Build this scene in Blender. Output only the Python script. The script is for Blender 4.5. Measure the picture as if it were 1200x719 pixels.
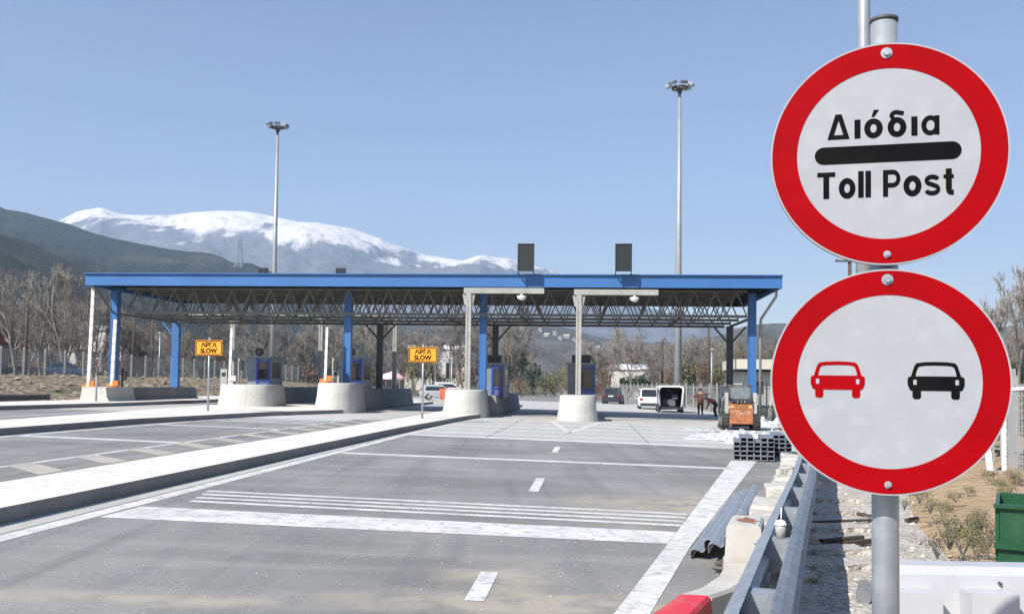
import bpy, bmesh, math, random
from mathutils import Vector, Matrix, noise
from mathutils.bvhtree import BVHTree

for _o in list(bpy.data.objects):
    bpy.data.objects.remove(_o)
SC = bpy.context.scene
COL = SC.collection
R = math.radians

# ------------------------------------------------------------------ camera
PITCH, ROLL, FPX, EYE, TILT = R(2.3), 0.0131, 1100.0, 1.7, 0.017
CYP = 450 - FPX * math.tan(PITCH)
_f = Vector((0, math.cos(PITCH), math.sin(PITCH)))
_u0 = Vector((0, -math.sin(PITCH), math.cos(PITCH)))
_r0 = Vector((1, 0, 0))
_r = _r0 * math.cos(ROLL) + _u0 * math.sin(ROLL)
_u = -_r0 * math.sin(ROLL) + _u0 * math.cos(ROLL)
cam = bpy.data.cameras.new("camera")
cam.sensor_width = 36.0
cam.lens = 36.0 * FPX / 1200.0
cam.shift_y = (CYP - 359.5) / 1200.0
cam.clip_start = 0.1
cam.clip_end = 20000
camo = bpy.data.objects.new("camera", cam)
COL.objects.link(camo)
camo.matrix_world = Matrix(((_r.x, _u.x, -_f.x, 0), (_r.y, _u.y, -_f.y, 0), (_r.z, _u.z, -_f.z, EYE), (0, 0, 0, 1)))
SC.camera = camo

# ------------------------------------------------------------------ sky, sun, exposure
SUN_AZ, SUN_EL = R(42), R(41)          # shadows fall forward and to the right
world = bpy.data.worlds.new("World")
SC.world = world
world.use_nodes = True
nt = world.node_tree
for n in list(nt.nodes):
    nt.nodes.remove(n)
sky = nt.nodes.new("ShaderNodeTexSky")
sky.sky_type = 'NISHITA'
sky.sun_disc = False
sky.sun_elevation = SUN_EL
sky.sun_rotation = math.pi + SUN_AZ
sky.altitude = 200
sky.air_density = 1.1
sky.dust_density = 0.3
sky.ozone_density = 4.0
bg = nt.nodes.new("ShaderNodeBackground")
bg.inputs[1].default_value = 0.1
wo = nt.nodes.new("ShaderNodeOutputWorld")
tint = nt.nodes.new("ShaderNodeMix")
tint.data_type = 'RGBA'
tint.blend_type = 'MULTIPLY'
tint.inputs[0].default_value = 1.0
tint.inputs[7].default_value = (1.1, 0.955, 0.94, 1)
nt.links.new(sky.outputs[0], tint.inputs[6])
nt.links.new(tint.outputs[2], bg.inputs[0])
nt.links.new(bg.outputs[0], wo.inputs[0])
sl = bpy.data.lights.new("sun", 'SUN')
sl.energy = 4.6
sl.angle = R(0.53)
sl.color = (1.0, 0.955, 0.89)
so = bpy.data.objects.new("sun", sl)
COL.objects.link(so)
so.rotation_euler = Vector((math.sin(SUN_AZ) * math.cos(SUN_EL), math.cos(SUN_AZ) * math.cos(SUN_EL), -math.sin(SUN_EL))).to_track_quat('-Z', 'Y').to_euler()
SC.view_settings.view_transform = 'Standard'
SC.view_settings.look = 'None'
SC.view_settings.gamma = 1
SC.view_settings.exposure = 0.62
SC.cycles.volume_bounces = 1

# ------------------------------------------------------------------ where things stand
ROADA = R(4.8)
CA, SA = math.cos(ROADA), math.sin(ROADA)


def ray(x, y):
    return _r * ((x - 600) / FPX) + _u * ((CYP - y) / FPX) + _f


def at(x, y, Y):
    d = ray(x, y)
    return Vector((0, 0, EYE)) + d * (Y / d.y)


def gnd(x, y, h=0.0):
    d = ray(x, y)
    return Vector((0, 0, EYE)) + d * ((EYE - h) / (-d.z - TILT * d.x))


def W(u, v, z=0.0):
    return Vector((v * CA + u * SA, u * CA - v * SA, z))


def uv(P):
    return (P.x * SA + P.y * CA, P.x * CA - P.y * SA)


def gz(X, Y):
    """height of the ground"""
    u, v = X * SA + Y * CA, X * CA - Y * SA
    if v > 9:
        return -0.017 * max(min(X, 12), -30) * 1.0
    if v > -28.5:
        return -0.017 * X if abs(X) < 45 else -0.017 * 45 * (1 if X > 0 else -1)
    b = 0.47
    if v > -43.0:
        t = (-28.5 - v) / 14.5
        t = t * t * (3 - 2 * t)
        return b + (1.85 - b) * t
    return 1.85


def gp(u, v, h=0.0):
    P = W(u, v)
    P.z = gz(P.x, P.y) + h
    return P


def vpx(x, u):
    """offset across the road of image column x at distance u"""
    d = ray(x, 450)
    k = d.x / d.y
    Y = u / (k * SA + CA)
    return uv(Vector((k * Y, Y, 0)))[1]


# ------------------------------------------------------------------ materials
MATS = {}


def mat(name, c1, c2=None, scale=3.0, rough=0.7, metal=0.0, bump=0.0, bscale=None, detail=6, lo=0.35, hi=0.65, spec=None, c3=None, scale3=0.4):
    if name in MATS:
        return MATS[name]
    m = bpy.data.materials.new(name)
    m.use_nodes = True
    t = m.node_tree
    b = t.nodes["Principled BSDF"]
    b.inputs["Roughness"].default_value = rough
    b.inputs["Metallic"].default_value = metal
    if spec is not None:
        b.inputs["Specular IOR Level"].default_value = spec
    c1 = tuple(c1) + (1,)
    b.inputs["Base Color"].default_value = c1
    tc = t.nodes.new("ShaderNodeTexCoord")
    if c2 is not None:
        def layer(sc, l, h):
            n = t.nodes.new("ShaderNodeTexNoise")
            n.inputs["Scale"].default_value = sc
            n.inputs["Detail"].default_value = detail
            t.links.new(tc.outputs["Object"], n.inputs["Vector"])
            r = t.nodes.new("ShaderNodeMapRange")
            r.inputs[1].default_value = l
            r.inputs[2].default_value = h
            t.links.new(n.outputs[0], r.inputs[0])
            return r
        r = layer(scale, lo, hi)
        mx = t.nodes.new("ShaderNodeMix")
        mx.data_type = 'RGBA'
        mx.inputs[6].default_value = c1
        mx.inputs[7].default_value = tuple(c2) + (1,)
        t.links.new(r.outputs[0], mx.inputs[0])
        out = mx.outputs[2]
        if c3 is not None:
            r3 = layer(scale3, 0.5, 0.72)
            m3 = t.nodes.new("ShaderNodeMix")
            m3.data_type = 'RGBA'
            m3.inputs[7].default_value = tuple(c3) + (1,)
            t.links.new(r3.outputs[0], m3.inputs[0])
            t.links.new(out, m3.inputs[6])
            out = m3.outputs[2]
        t.links.new(out, b.inputs["Base Color"])
    if bump:
        n = t.nodes.new("ShaderNodeTexNoise")
        n.inputs["Scale"].default_value = bscale or scale * 4
        n.inputs["Detail"].default_value = 5
        t.links.new(tc.outputs["Object"], n.inputs["Vector"])
        bp = t.nodes.new("ShaderNodeBump")
        bp.inputs["Strength"].default_value = 1.0
        bp.inputs["Distance"].default_value = bump
        t.links.new(n.outputs[0], bp.inputs["Height"])
        t.links.new(bp.outputs[0], b.inputs["Normal"])
    MATS[name] = m
    return m


class NG:
    """small helper to wire up the larger ground materials"""

    def __init__(s, name, rough=0.9):
        s.m = bpy.data.materials.new(name)
        s.m.use_nodes = True
        s.t = s.m.node_tree
        s.b = s.t.nodes["Principled BSDF"]
        s.b.inputs["Roughness"].default_value = rough
        s.b.inputs["Specular IOR Level"].default_value = 0.25
        s.tc = s.t.nodes.new("ShaderNodeTexCoord")

    def noise(s, sc, lo=0.0, hi=1.0, stretch=(1, 1, 1), rot=0.0, detail=6, rough=0.55):
        mp = s.t.nodes.new("ShaderNodeMapping")
        mp.inputs["Scale"].default_value = stretch
        mp.inputs["Rotation"].default_value = (0, 0, rot)
        s.t.links.new(s.tc.outputs["Object"], mp.inputs[0])
        n = s.t.nodes.new("ShaderNodeTexNoise")
        n.inputs["Scale"].default_value = sc
        n.inputs["Detail"].default_value = detail
        n.inputs["Roughness"].default_value = rough
        s.t.links.new(mp.outputs[0], n.inputs["Vector"])
        r = s.t.nodes.new("ShaderNodeMapRange")
        r.inputs[1].default_value = lo
        r.inputs[2].default_value = hi
        s.t.links.new(n.outputs[0], r.inputs[0])
        return r.outputs[0]

    def mix(s, fac, a, b):
        mx = s.t.nodes.new("ShaderNodeMix")
        mx.data_type = 'RGBA'
        for sock, val in ((mx.inputs[0], fac), (mx.inputs[6], a), (mx.inputs[7], b)):
            if isinstance(val, (int, float)):
                sock.default_value = val
            elif isinstance(val, tuple):
                sock.default_value = val + (1,)
            else:
                s.t.links.new(val, sock)
        return mx.outputs[2]

    def math(s, op, a, b=0.0):
        n = s.t.nodes.new("ShaderNodeMath")
        n.operation = op
        n.use_clamp = True
        for sock, val in ((n.inputs[0], a), (n.inputs[1], b)):
            if isinstance(val, (int, float)):
                sock.default_value = val
            else:
                s.t.links.new(val, sock)
        return n.outputs[0]

    def blob(s, c, rad):
        """0..1 falloff round a point in the ground plane, for a spill with a shape of its own"""
        mp = s.t.nodes.new("ShaderNodeVectorMath")
        mp.operation = 'SUBTRACT'
        s.t.links.new(s.tc.outputs["Object"], mp.inputs[0])
        mp.inputs[1].default_value = (c[0], c[1], 0)
        m2 = s.t.nodes.new("ShaderNodeVectorMath")
        m2.operation = 'MULTIPLY'
        s.t.links.new(mp.outputs[0], m2.inputs[0])
        m2.inputs[1].default_value = (1 / rad[0], 1 / rad[1], 0)
        l = s.t.nodes.new("ShaderNodeVectorMath")
        l.operation = 'LENGTH'
        s.t.links.new(m2.outputs[0], l.inputs[0])
        r = s.t.nodes.new("ShaderNodeMapRange")
        r.inputs[1].default_value = 1.0
        r.inputs[2].default_value = 0.0
        s.t.links.new(l.outputs["Value"], r.inputs[0])
        return r.outputs[0]

    def done(s, col, bump=None, dist=0.005):
        s.t.links.new(col, s.b.inputs["Base Color"])
        if bump is not None:
            bp = s.t.nodes.new("ShaderNodeBump")
            bp.inputs["Distance"].default_value = dist
            s.t.links.new(bump, bp.inputs["Height"])
            s.t.links.new(bp.outputs[0], s.b.inputs["Normal"])
        return s.m


def asphalt_mat():
    g = NG("asphalt", 0.92)
    a = g.mix(g.noise(0.35, 0.36, 0.64), (0.2, 0.195, 0.185), (0.3, 0.293, 0.278))
    a = g.mix(g.math('MULTIPLY', g.noise(0.9, 0.5, 0.75, (0.15, 1.6, 1), -ROADA + 0.15), 0.7), a, (0.36, 0.35, 0.325))
    a = g.mix(g.math('MULTIPLY', g.noise(0.8, 0.5, 0.78, (1.8, 0.12, 1), -ROADA), 0.6), a, (0.125, 0.125, 0.127))
    fine = g.noise(150, 0.3, 0.7, detail=4, rough=0.7)
    a = g.mix(g.math('MULTIPLY', fine, 0.3), a, (0.08, 0.08, 0.08))
    clus = g.noise(0.9, 0.42, 0.68, detail=6)
    a = g.mix(g.math('MULTIPLY', g.math('MULTIPLY', g.noise(26, 0.56, 0.64, detail=5, rough=0.8), clus), 0.85), a, (0.5, 0.49, 0.47))
    a = g.mix(g.math('MULTIPLY', g.noise(38, 0.57, 0.66, detail=4, rough=0.75), 0.5), a, (0.09, 0.09, 0.09))
    a = g.mix(g.math('MULTIPLY', g.noise(0.55, 0.55, 0.7, (3.2, 0.1, 1), -ROADA - 0.04, detail=5), 0.4), a, (0.12, 0.118, 0.115))
    a = g.mix(g.math('MULTIPLY', g.noise(3.5, 0.55, 0.75, (0.6, 1.4, 1), 0.4, detail=10, rough=0.8), 0.85), a, (0.36, 0.35, 0.33))
    a = g.mix(g.math('MULTIPLY', g.noise(9, 0.58, 0.7, detail=8, rough=0.78), 0.6), a, (0.36, 0.35, 0.33))
    for c, rad, k in (((2.9, 13.6), (1.5, 2.6), 1.0), ((0.15, 7.4), (2.0, 0.55), 1.0), ((-0.1, 8.4), (0.7, 1.0), 0.8), ((1.4, 13.2), (0.9, 2.2), 0.7), ((-3.0, 7.15), (2.4, 0.3), 0.9)):
        f = g.math('MULTIPLY', g.math('MULTIPLY', g.blob(c, rad), g.noise(2.2, 0.3, 0.6, detail=8)), k * 1.6)
        a = g.mix(g.math('MINIMUM', f, 0.85), a, (0.38, 0.35, 0.285))
    return g.done(a, fine, 0.0012)


def concrete_mat(name, c1, c2, cd, sc=0.6):
    g = NG(name, 0.9)
    a = g.mix(g.noise(sc, 0.3, 0.7), c1, c2)
    a = g.mix(g.math('MULTIPLY', g.noise(sc * 6, 0.52, 0.72, detail=9, rough=0.7), 0.6), a, cd)
    a = g.mix(g.math('MULTIPLY', g.noise(2.4, 0.54, 0.74, (1.6, 1.6, 0.12), 0.0, detail=6), 0.5), a, cd)
    fine = g.noise(40, 0.3, 0.7, detail=3)
    a = g.mix(g.math('MULTIPLY', fine, 0.15), a, cd)
    return g.done(a, fine, 0.003)


def paint_mat():
    g = NG("road_paint", 0.8)
    a = g.mix(g.noise(1.5, 0.35, 0.7), (0.66, 0.655, 0.63), (0.5, 0.495, 0.47))
    a = g.mix(g.math('MULTIPLY', g.noise(7, 0.5, 0.64, detail=10, rough=0.75), 0.75), a, (0.25, 0.245, 0.235))
    return g.done(a)


def gravel_mat():
    g = NG("gravel", 0.95)
    v = g.t.nodes.new("ShaderNodeTexVoronoi")
    v.inputs["Scale"].default_value = 24
    g.t.links.new(g.tc.outputs["Object"], v.inputs["Vector"])
    sep = g.t.nodes.new("ShaderNodeSeparateColor")
    g.t.links.new(v.outputs["Color"], sep.inputs[0])
    a = g.mix(sep.outputs[0], (0.3, 0.275, 0.235), (0.56, 0.53, 0.48))
    a = g.mix(g.math('MULTIPLY', g.noise(1.2, 0.45, 0.75), 0.6), a, (0.33, 0.28, 0.21))
    d = g.t.nodes.new("ShaderNodeMath")
    d.operation = 'SUBTRACT'
    d.inputs[0].default_value = 1.0
    g.t.links.new(v.outputs["Distance"], d.inputs[1])
    return g.done(a, d.outputs[0], 0.016)


def sand_mat():
    g = NG("sand", 0.95)
    a = g.mix(g.noise(0.5, 0.3, 0.7), (0.4, 0.275, 0.16), (0.5, 0.37, 0.235))
    a = g.mix(g.math('MULTIPLY', g.noise(4, 0.5, 0.7, detail=9), 0.6), a, (0.33, 0.25, 0.16))
    b = g.noise(6, 0.2, 0.8, detail=9)
    return g.done(a, b, 0.12)


def terrain_mat():
    g = NG("terrain", 1.0)
    a = g.mix(g.noise(0.05, 0.35, 0.65), (0.1, 0.088, 0.055), (0.15, 0.125, 0.085))
    a = g.mix(g.noise(0.9, 0.4, 0.7, detail=9), a, (0.085, 0.1, 0.045))
    return g.done(a, g.noise(3, 0.2, 0.8), 0.05)


def rubble_mat():
    g = NG("rubble", 1.0)
    v = g.t.nodes.new("ShaderNodeTexVoronoi")
    v.inputs["Scale"].default_value = 1.6
    g.t.links.new(g.tc.outputs["Object"], v.inputs["Vector"])
    sep = g.t.nodes.new("ShaderNodeSeparateColor")
    g.t.links.new(v.outputs["Color"], sep.inputs[0])
    a = g.mix(sep.outputs[0], (0.13, 0.1, 0.07), (0.3, 0.255, 0.195))
    a = g.mix(g.noise(0.4, 0.4, 0.7), a, (0.2, 0.15, 0.09))
    return g.done(a, v.outputs["Distance"], 0.3)


def forest_mat(name, c1, c2, c3, sc):
    g = NG(name, 1.0)
    a = g.mix(g.noise(sc, 0.35, 0.65, detail=10, rough=0.7), c1, c2)
    a = g.mix(g.noise(sc * 0.22, 0.52, 0.66, detail=8), a, c3)
    return g.done(a, g.noise(sc * 4, 0.2, 0.8, detail=8), 6.0)


def snow_mat():
    g = NG("snow_mountain", 0.9)
    geo = g.t.nodes.new("ShaderNodeNewGeometry")
    sep = g.t.nodes.new("ShaderNodeSeparateXYZ")
    g.t.links.new(geo.outputs["Position"], sep.inputs[0])
    big = g.noise(0.0036, 0.0, 1.0, detail=6, rough=0.58)
    st = g.noise(0.012, 0.0, 1.0, (1.0, 0.35, 0.35), 0.2, detail=7, rough=0.6)
    h = g.t.nodes.new("ShaderNodeMath")
    h.operation = 'MULTIPLY_ADD'
    g.t.links.new(big, h.inputs[0])
    h.inputs[1].default_value = 560
    g.t.links.new(sep.outputs[2], h.inputs[2])
    h2 = g.t.nodes.new("ShaderNodeMath")
    h2.operation = 'MULTIPLY_ADD'
    g.t.links.new(st, h2.inputs[0])
    h2.inputs[1].default_value = 330
    h3 = g.t.nodes.new("ShaderNodeMath")
    h3.operation = 'MULTIPLY_ADD'
    g.t.links.new(sep.outputs[0], h3.inputs[0])
    h3.inputs[1].default_value = 0.1
    g.t.links.new(h2.outputs[0], h3.inputs[2])
    g.t.links.new(h.outputs[0], h2.inputs[2])
    r = g.t.nodes.new("ShaderNodeMapRange")
    r.inputs[1].default_value = 990
    r.inputs[2].default_value = 1065
    g.t.links.new(h3.outputs[0], r.inputs[0])
    rock = g.mix(g.noise(0.01, 0.3, 0.7, detail=8), (0.12, 0.125, 0.135), (0.18, 0.18, 0.185))  # rock tone lightened and blued: distant haze put into the colour
    a = g.mix(r.outputs[0], rock, (0.84, 0.8, 0.74))
    return g.done(a, g.noise(0.012, 0.1, 0.9, detail=7, rough=0.55), 26.0)


# ------------------------------------------------------------------ mesh helper
class MB:
    def __init__(s):
        s.v, s.f, s.sm, s.mi = [], [], [], []

    def add(s, vs, fs, smooth=False, mi=0):
        o = len(s.v)
        s.v += [tuple(p) for p in vs]
        for f in fs:
            s.f.append([i + o for i in f])
            s.sm.append(smooth)
            s.mi.append(mi)
        return s

    def box(s, c, d, rz=0.0, mi=0, M=None, taper=1.0):
        x, y, z = d[0] / 2, d[1] / 2, d[2] / 2
        k = taper
        vs = [Vector(p) for p in ((-x, -y, -z), (x, -y, -z), (x, y, -z), (-x, y, -z), (-x * k, -y * k, z), (x * k, -y * k, z), (x * k, y * k, z), (-x * k, y * k, z))]
        T = M if M is not None else Matrix.Rotation(rz, 3, 'Z')
        vs = [T @ p + Vector(c) for p in vs]
        return s.add(vs, [(0, 3, 2, 1), (4, 5, 6, 7), (0, 1, 5, 4), (1, 2, 6, 5), (2, 3, 7, 6), (3, 0, 4, 7)], mi=mi)

    def bar(s, a, b, w, h=None, mi=0, up=Vector((0, 0, 1))):
        """square bar from a to b"""
        a, b = Vector(a), Vector(b)
        h = h or w
        d = b - a
        L = d.length
        d = d.normalized()
        if abs(d.dot(up)) > 0.99:
            up = Vector((0, 1, 0))
        x = d.cross(up).normalized()
        z = x.cross(d)
        M = Matrix((x, d, z)).transposed()
        return s.box((a + b) / 2, (w, L, h), M=M, mi=mi)

    def tube(s, pts, rads, n=8, caps=True, smooth=True, mi=0):
        pts = [Vector(p) for p in pts]
        if not isinstance(rads, (list, tuple)):
            rads = [rads] * len(pts)
        vs, fs = [], []
        for i, p in enumerate(pts):
            d = (pts[min(i + 1, len(pts) - 1)] - pts[max(i - 1, 0)]).normalized()
            ref = Vector((0, 0, 1)) if abs(d.z) < 0.95 else Vector((0, 1, 0))
            x = d.cross(ref).normalized()
            y = x.cross(d)
            for k in range(n):
                a = 2 * math.pi * k / n
                vs.append(p + (x * math.cos(a) + y * math.sin(a)) * rads[i])
        for i in range(len(pts) - 1):
            for k in range(n):
                k2 = (k + 1) % n
                fs.append((i * n + k, i * n + k2, (i + 1) * n + k2, (i + 1) * n + k))
        s.add(vs, fs, smooth, mi)
        if caps:
            m = len(pts) - 1
            s.add(vs[:n], [tuple(range(n))], False, mi)
            s.add(vs[m * n:], [tuple(reversed(range(n)))], False, mi)
        return s

    def prism(s, poly, T, depth, mi=0):
        """2D outline extruded along the third axis of T (a 4x4), from 0 to depth"""
        n = len(poly)
        vs = [T @ Vector((p[0], p[1], 0)) for p in poly] + [T @ Vector((p[0], p[1], depth)) for p in poly]
        fs = [tuple(range(n)), tuple(reversed(range(n, 2 * n)))]
        s.add(vs, fs, False, mi)
        vs2 = list(vs)
        s.add(vs2, [(i, i + n, (i + 1) % n + n, (i + 1) % n) for i in range(n)], False, mi)
        return s

    def strip(s, A, B, smooth=False, mi=0):
        n = len(A)
        return s.add(list(A) + list(B), [(i, i + 1, n + i + 1, n + i) for i in range(n - 1)], smooth, mi)

    def build(s, name, m, parent=None, recalc=True, loc=None):
        me = bpy.data.meshes.new(name)
        me.from_pydata(s.v, [], s.f)
        ms = m if isinstance(m, (list, tuple)) else [m]
        for q in ms:
            me.materials.append(q)
        me.polygons.foreach_set("use_smooth", s.sm)
        me.polygons.foreach_set("material_index", s.mi)
        if recalc:
            b = bmesh.new()
            b.from_mesh(me)
            bmesh.ops.remove_doubles(b, verts=b.verts, dist=1e-5)
            bmesh.ops.recalc_face_normals(b, faces=b.faces)
            b.to_mesh(me)
            b.free()
        me.update()
        o = bpy.data.objects.new(name, me)
        COL.objects.link(o)
        if parent is not None:
            o.parent = parent
        if loc is not None:
            o.location = loc
        return o


def tag(o, label=None, cat=None, group=None, kind=None):
    if label:
        o["label"] = label
    if cat:
        o["category"] = cat
    if group:
        o["group"] = group
    if kind:
        o["kind"] = kind
    return o


def thing(name, label, cat, loc=(0, 0, 0), rz=0.0, group=None):
    o = bpy.data.objects.new(name, None)
    COL.objects.link(o)
    o.location = loc
    o.rotation_euler = (0, 0, rz)
    o.empty_display_size = 0.2
    return tag(o, label, cat, group)


def dup(root, loc=None, rz=None, label=None, group=None, scale=None):
    def cp(o, parent):
        c = o.copy()
        COL.objects.link(c)
        if parent is not None:
            c.parent = parent
        for ch in [q for q in SC.objects if q.parent == o]:
            cp(ch, c)
        return c
    r = cp(root, None)
    if loc is not None:
        r.location = loc
    if rz is not None:
        r.rotation_euler = (0, 0, rz)
    if scale is not None:
        r.scale = (scale,) * 3
    if label:
        r["label"] = label
    if group:
        r["group"] = group
    return r


def structure(name, mb, m, recalc=False):
    return tag(mb.build(name, m, recalc=recalc), kind="structure")


def sheet(name, pts, m, h):
    """flat sheet on the ground from (u, v) points, cut fine along the road so that it follows the ground"""
    mb = MB()
    mb.add([gp(u, v, h) for u, v in pts], [tuple(range(len(pts)))])
    o = mb.build(name, m, recalc=False)
    if o.data.polygons[0].normal.z < 0:
        o.data.flip_normals()
    return tag(o, kind="structure")


def text_mesh(txt, weight=0.0):
    cu = bpy.data.curves.new("lettering", 'FONT')
    cu.body = txt
    cu.size = 1.0
    cu.offset = weight
    cu.resolution_u = 6
    o = bpy.data.objects.new("lettering", cu)
    COL.objects.link(o)
    dg = bpy.context.evaluated_depsgraph_get()
    me = bpy.data.meshes.new_from_object(o.evaluated_get(dg))
    bpy.data.objects.remove(o)
    vs = [v.co.copy() for v in me.vertices]
    fs = [tuple(p.vertices) for p in me.polygons]
    return vs, fs


def lettering(txt, x0, x1, y0, y1, z, m, parent, weight=0.02, skew=0.0, name="lettering"):
    """text stretched into the box x0..x1, y0..y1 of its parent's face"""
    vs, fs = text_mesh(txt, weight)
    ax, bx = min(p.x for p in vs), max(p.x for p in vs)
    ay, by = min(p.y for p in vs), max(p.y for p in vs)
    mb = MB()
    out = []
    for p in vs:
        x = x0 + (p.x - ax) / (bx - ax) * (x1 - x0)
        y = y0 + (p.y - ay) / (by - ay) * (y1 - y0) + skew * x
        out.append((x, y, z))
    mb.add(out, fs)
    return mb.build(name, m, parent, recalc=False)


# block lettering of the big sign: heavy upright grotesque, drawn from strokes
def _arc(cx, cy, rx, ry, a0, a1, n=20):
    return [(cx + rx * math.cos(R(a0 + (a1 - a0) * i / n)), cy + ry * math.sin(R(a0 + (a1 - a0) * i / n))) for i in range(n + 1)]


def _stroke(pts, w):
    L_, R_ = [], []
    for i, p in enumerate(pts):
        a, b = pts[max(0, i - 1)], pts[min(len(pts) - 1, i + 1)]
        dx, dy = b[0] - a[0], b[1] - a[1]
        l = math.hypot(dx, dy) or 1
        nx, ny = -dy / l * w / 2, dx / l * w / 2
        L_.append((p[0] + nx, p[1] + ny))
        R_.append((p[0] - nx, p[1] - ny))
    return L_, R_


def glyph(ch):
    """list of (left, right) outlines and the advance, cap height 1"""
    w = 0.25
    hw = w / 2
    ring = (_arc(0.385, 0.37, 0.385, 0.39, 90, 450, 40), _arc(0.385, 0.37, 0.385 - w, 0.39 - w * 0.86, 90, 450, 40))
    bar_ = lambda x0, y0, x1, y1: ([(x0, y0), (x1, y0)], [(x0, y1), (x1, y1)])
    if ch == "T":
        return [bar_(0, 0.83, 0.84, 1), bar_(0.42 - hw - 0.01, 0, 0.42 + hw + 0.01, 0.83)], 0.88
    if ch == "l":
        return [bar_(0, 0, w, 1)], 0.205
    if ch == "\u03b9":
        return [bar_(0, 0, w, 0.75)], 0.205
    if ch == "o":
        return [ring], 0.77
    if ch == "\u03cc":
        return [ring, ([(0.3, 0.83), (0.42, 0.83)], [(0.4, 1.1), (0.62, 1.1)])], 0.77
    if ch == "\u03b4":
        return [ring, _stroke([(0.3, 0.62), (0.17, 0.8)] + _arc(0.36, 0.83, 0.2, 0.13, 190, 60, 10) + [(0.66, 0.9)], 0.165)], 0.77
    if ch == "\u03b1":
        return [(_arc(0.36, 0.37, 0.36, 0.39, 90, 450, 40), _arc(0.37, 0.37, 0.17, 0.21, 90, 450, 40)), bar_(0.53, 0, 0.73, 0.745)], 0.73
    if ch == "\u0394":
        o_, i_ = [(0, 0), (0.94, 0), (0.6, 1), (0.34, 1), (0, 0)], [(0.27, 0.17), (0.67, 0.17), (0.475, 0.74), (0.465, 0.74), (0.27, 0.17)]
        return [(o_, i_)], 0.94
    if ch == "P":
        return [bar_(0, 0, 0.215, 1), _stroke([(0.2, 0.915), (0.42, 0.915)] + _arc(0.43, 0.67, 0.235, 0.245, 88, -88, 16) + [(0.42, 0.425), (0.2, 0.425)], 0.17)], 0.76
    if ch == "s":
        return [_stroke(_arc(0.34, 0.55, 0.235, 0.125, 15, 90, 8) + _arc(0.33, 0.54, 0.235, 0.135, 95, 250, 12) + [(0.35, 0.385)] + _arc(0.36, 0.215, 0.235, 0.145, 75, -90, 12) + _arc(0.33, 0.2, 0.25, 0.13, -92, -168, 8), 0.165)], 0.69
    if ch == "t":
        return [bar_(0.1, 0.2, 0.1 + w, 0.96), bar_(0, 0.6, 0.43, 0.745), _stroke([(0.2025, 0.26), (0.2025, 0.19)] + _arc(0.33, 0.19, 0.125, 0.11, 180, 270, 8) + [(0.43, 0.08)], 0.19)], 0.43
    return [], 0.3


def block_text(txt, x0, x1, y0, cap, gap):
    """faces of a word set between x0 and x1 on baseline y0"""
    items, x = [], 0.0
    for ch in txt:
        g_, adv = glyph(ch)
        items.append((x, g_))
        x += adv + gap
    k = (x1 - x0) / (x - gap)
    out = []
    for gx, g_ in items:
        for n_, (A, B) in enumerate(g_):
            out.append(([(x0 + (gx + a) * k, y0 + b * cap, n_) for a, b in A], [(x0 + (gx + a) * k, y0 + b * cap, n_) for a, b in B]))
    return out

# ================================================================== materials in use
M_ASPH = asphalt_mat()
M_PAINT = paint_mat()
M_SLAB = concrete_mat("pale_concrete_slab", (0.72, 0.7, 0.645), (0.63, 0.605, 0.55), (0.45, 0.425, 0.375), 0.5)
M_PAVE = concrete_mat("concrete_pavement", (0.52, 0.507, 0.477), (0.43, 0.42, 0.392), (0.32, 0.308, 0.287), 0.3)
M_KERB = concrete_mat("kerb_stone", (0.26, 0.25, 0.235), (0.2, 0.195, 0.185), (0.15, 0.145, 0.14), 1.5)
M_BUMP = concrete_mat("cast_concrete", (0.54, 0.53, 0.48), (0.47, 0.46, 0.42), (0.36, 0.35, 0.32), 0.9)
M_WALLC = concrete_mat("grey_wall_concrete", (0.27, 0.275, 0.27), (0.2, 0.205, 0.2), (0.15, 0.15, 0.145), 0.8)  # grey concrete, with the walls' shaded sides deepened in the colour
M_GRAV = gravel_mat()
M_SAND = sand_mat()
M_TERR = terrain_mat()
M_RUBB = rubble_mat()
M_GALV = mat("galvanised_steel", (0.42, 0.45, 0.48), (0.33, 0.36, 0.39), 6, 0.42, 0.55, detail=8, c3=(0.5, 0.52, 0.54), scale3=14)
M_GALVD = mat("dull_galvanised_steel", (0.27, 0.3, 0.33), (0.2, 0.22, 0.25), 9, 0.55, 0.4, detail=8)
M_MAST = mat("mast_steel", (0.36, 0.385, 0.4), (0.3, 0.32, 0.335), 1.0, 0.45, 0.3)
M_BLUE = mat("blue_paint", (0.042, 0.15, 0.385), (0.036, 0.128, 0.33), 0.35, 0.45, 0.0)
M_BLUED = mat("dark_blue_paint", (0.02, 0.05, 0.25), (0.03, 0.06, 0.28), 2, 0.4)
M_TRUSS = mat("truss_grey_paint", (0.19, 0.19, 0.172), (0.14, 0.14, 0.125), 2, 0.7, spec=0.1)
M_DKST = mat("dark_steel", (0.06, 0.065, 0.07), (0.09, 0.09, 0.09), 3, 0.6)
M_ROOFU = mat("roof_sheet", (0.035, 0.038, 0.042), (0.028, 0.031, 0.035), 2, 0.9, spec=0.0)
M_PALE = mat("pale_grey_paint", (0.36, 0.36, 0.335), (0.28, 0.28, 0.26), 3, 0.55)
M_WHITE = mat("white_paint", (0.78, 0.78, 0.76), (0.7, 0.7, 0.68), 4, 0.5)
M_BLACK = mat("black_plastic", (0.018, 0.02, 0.022), (0.03, 0.032, 0.034), 5, 0.5)
M_SCREEN = mat("display_face", (0.012, 0.016, 0.016), (0.018, 0.022, 0.021), 8, 0.45)
M_ORANGE = mat("orange_paint", (0.72, 0.2, 0.03), (0.6, 0.16, 0.02), 3, 0.55)
M_AMBER = mat("amber_sheeting", (0.85, 0.36, 0.02), (0.78, 0.31, 0.015), 5, 0.45)
M_INK = mat("black_lettering", (0.006, 0.006, 0.007), (0.009, 0.009, 0.009), 8, 0.7, spec=0.03)
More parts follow.
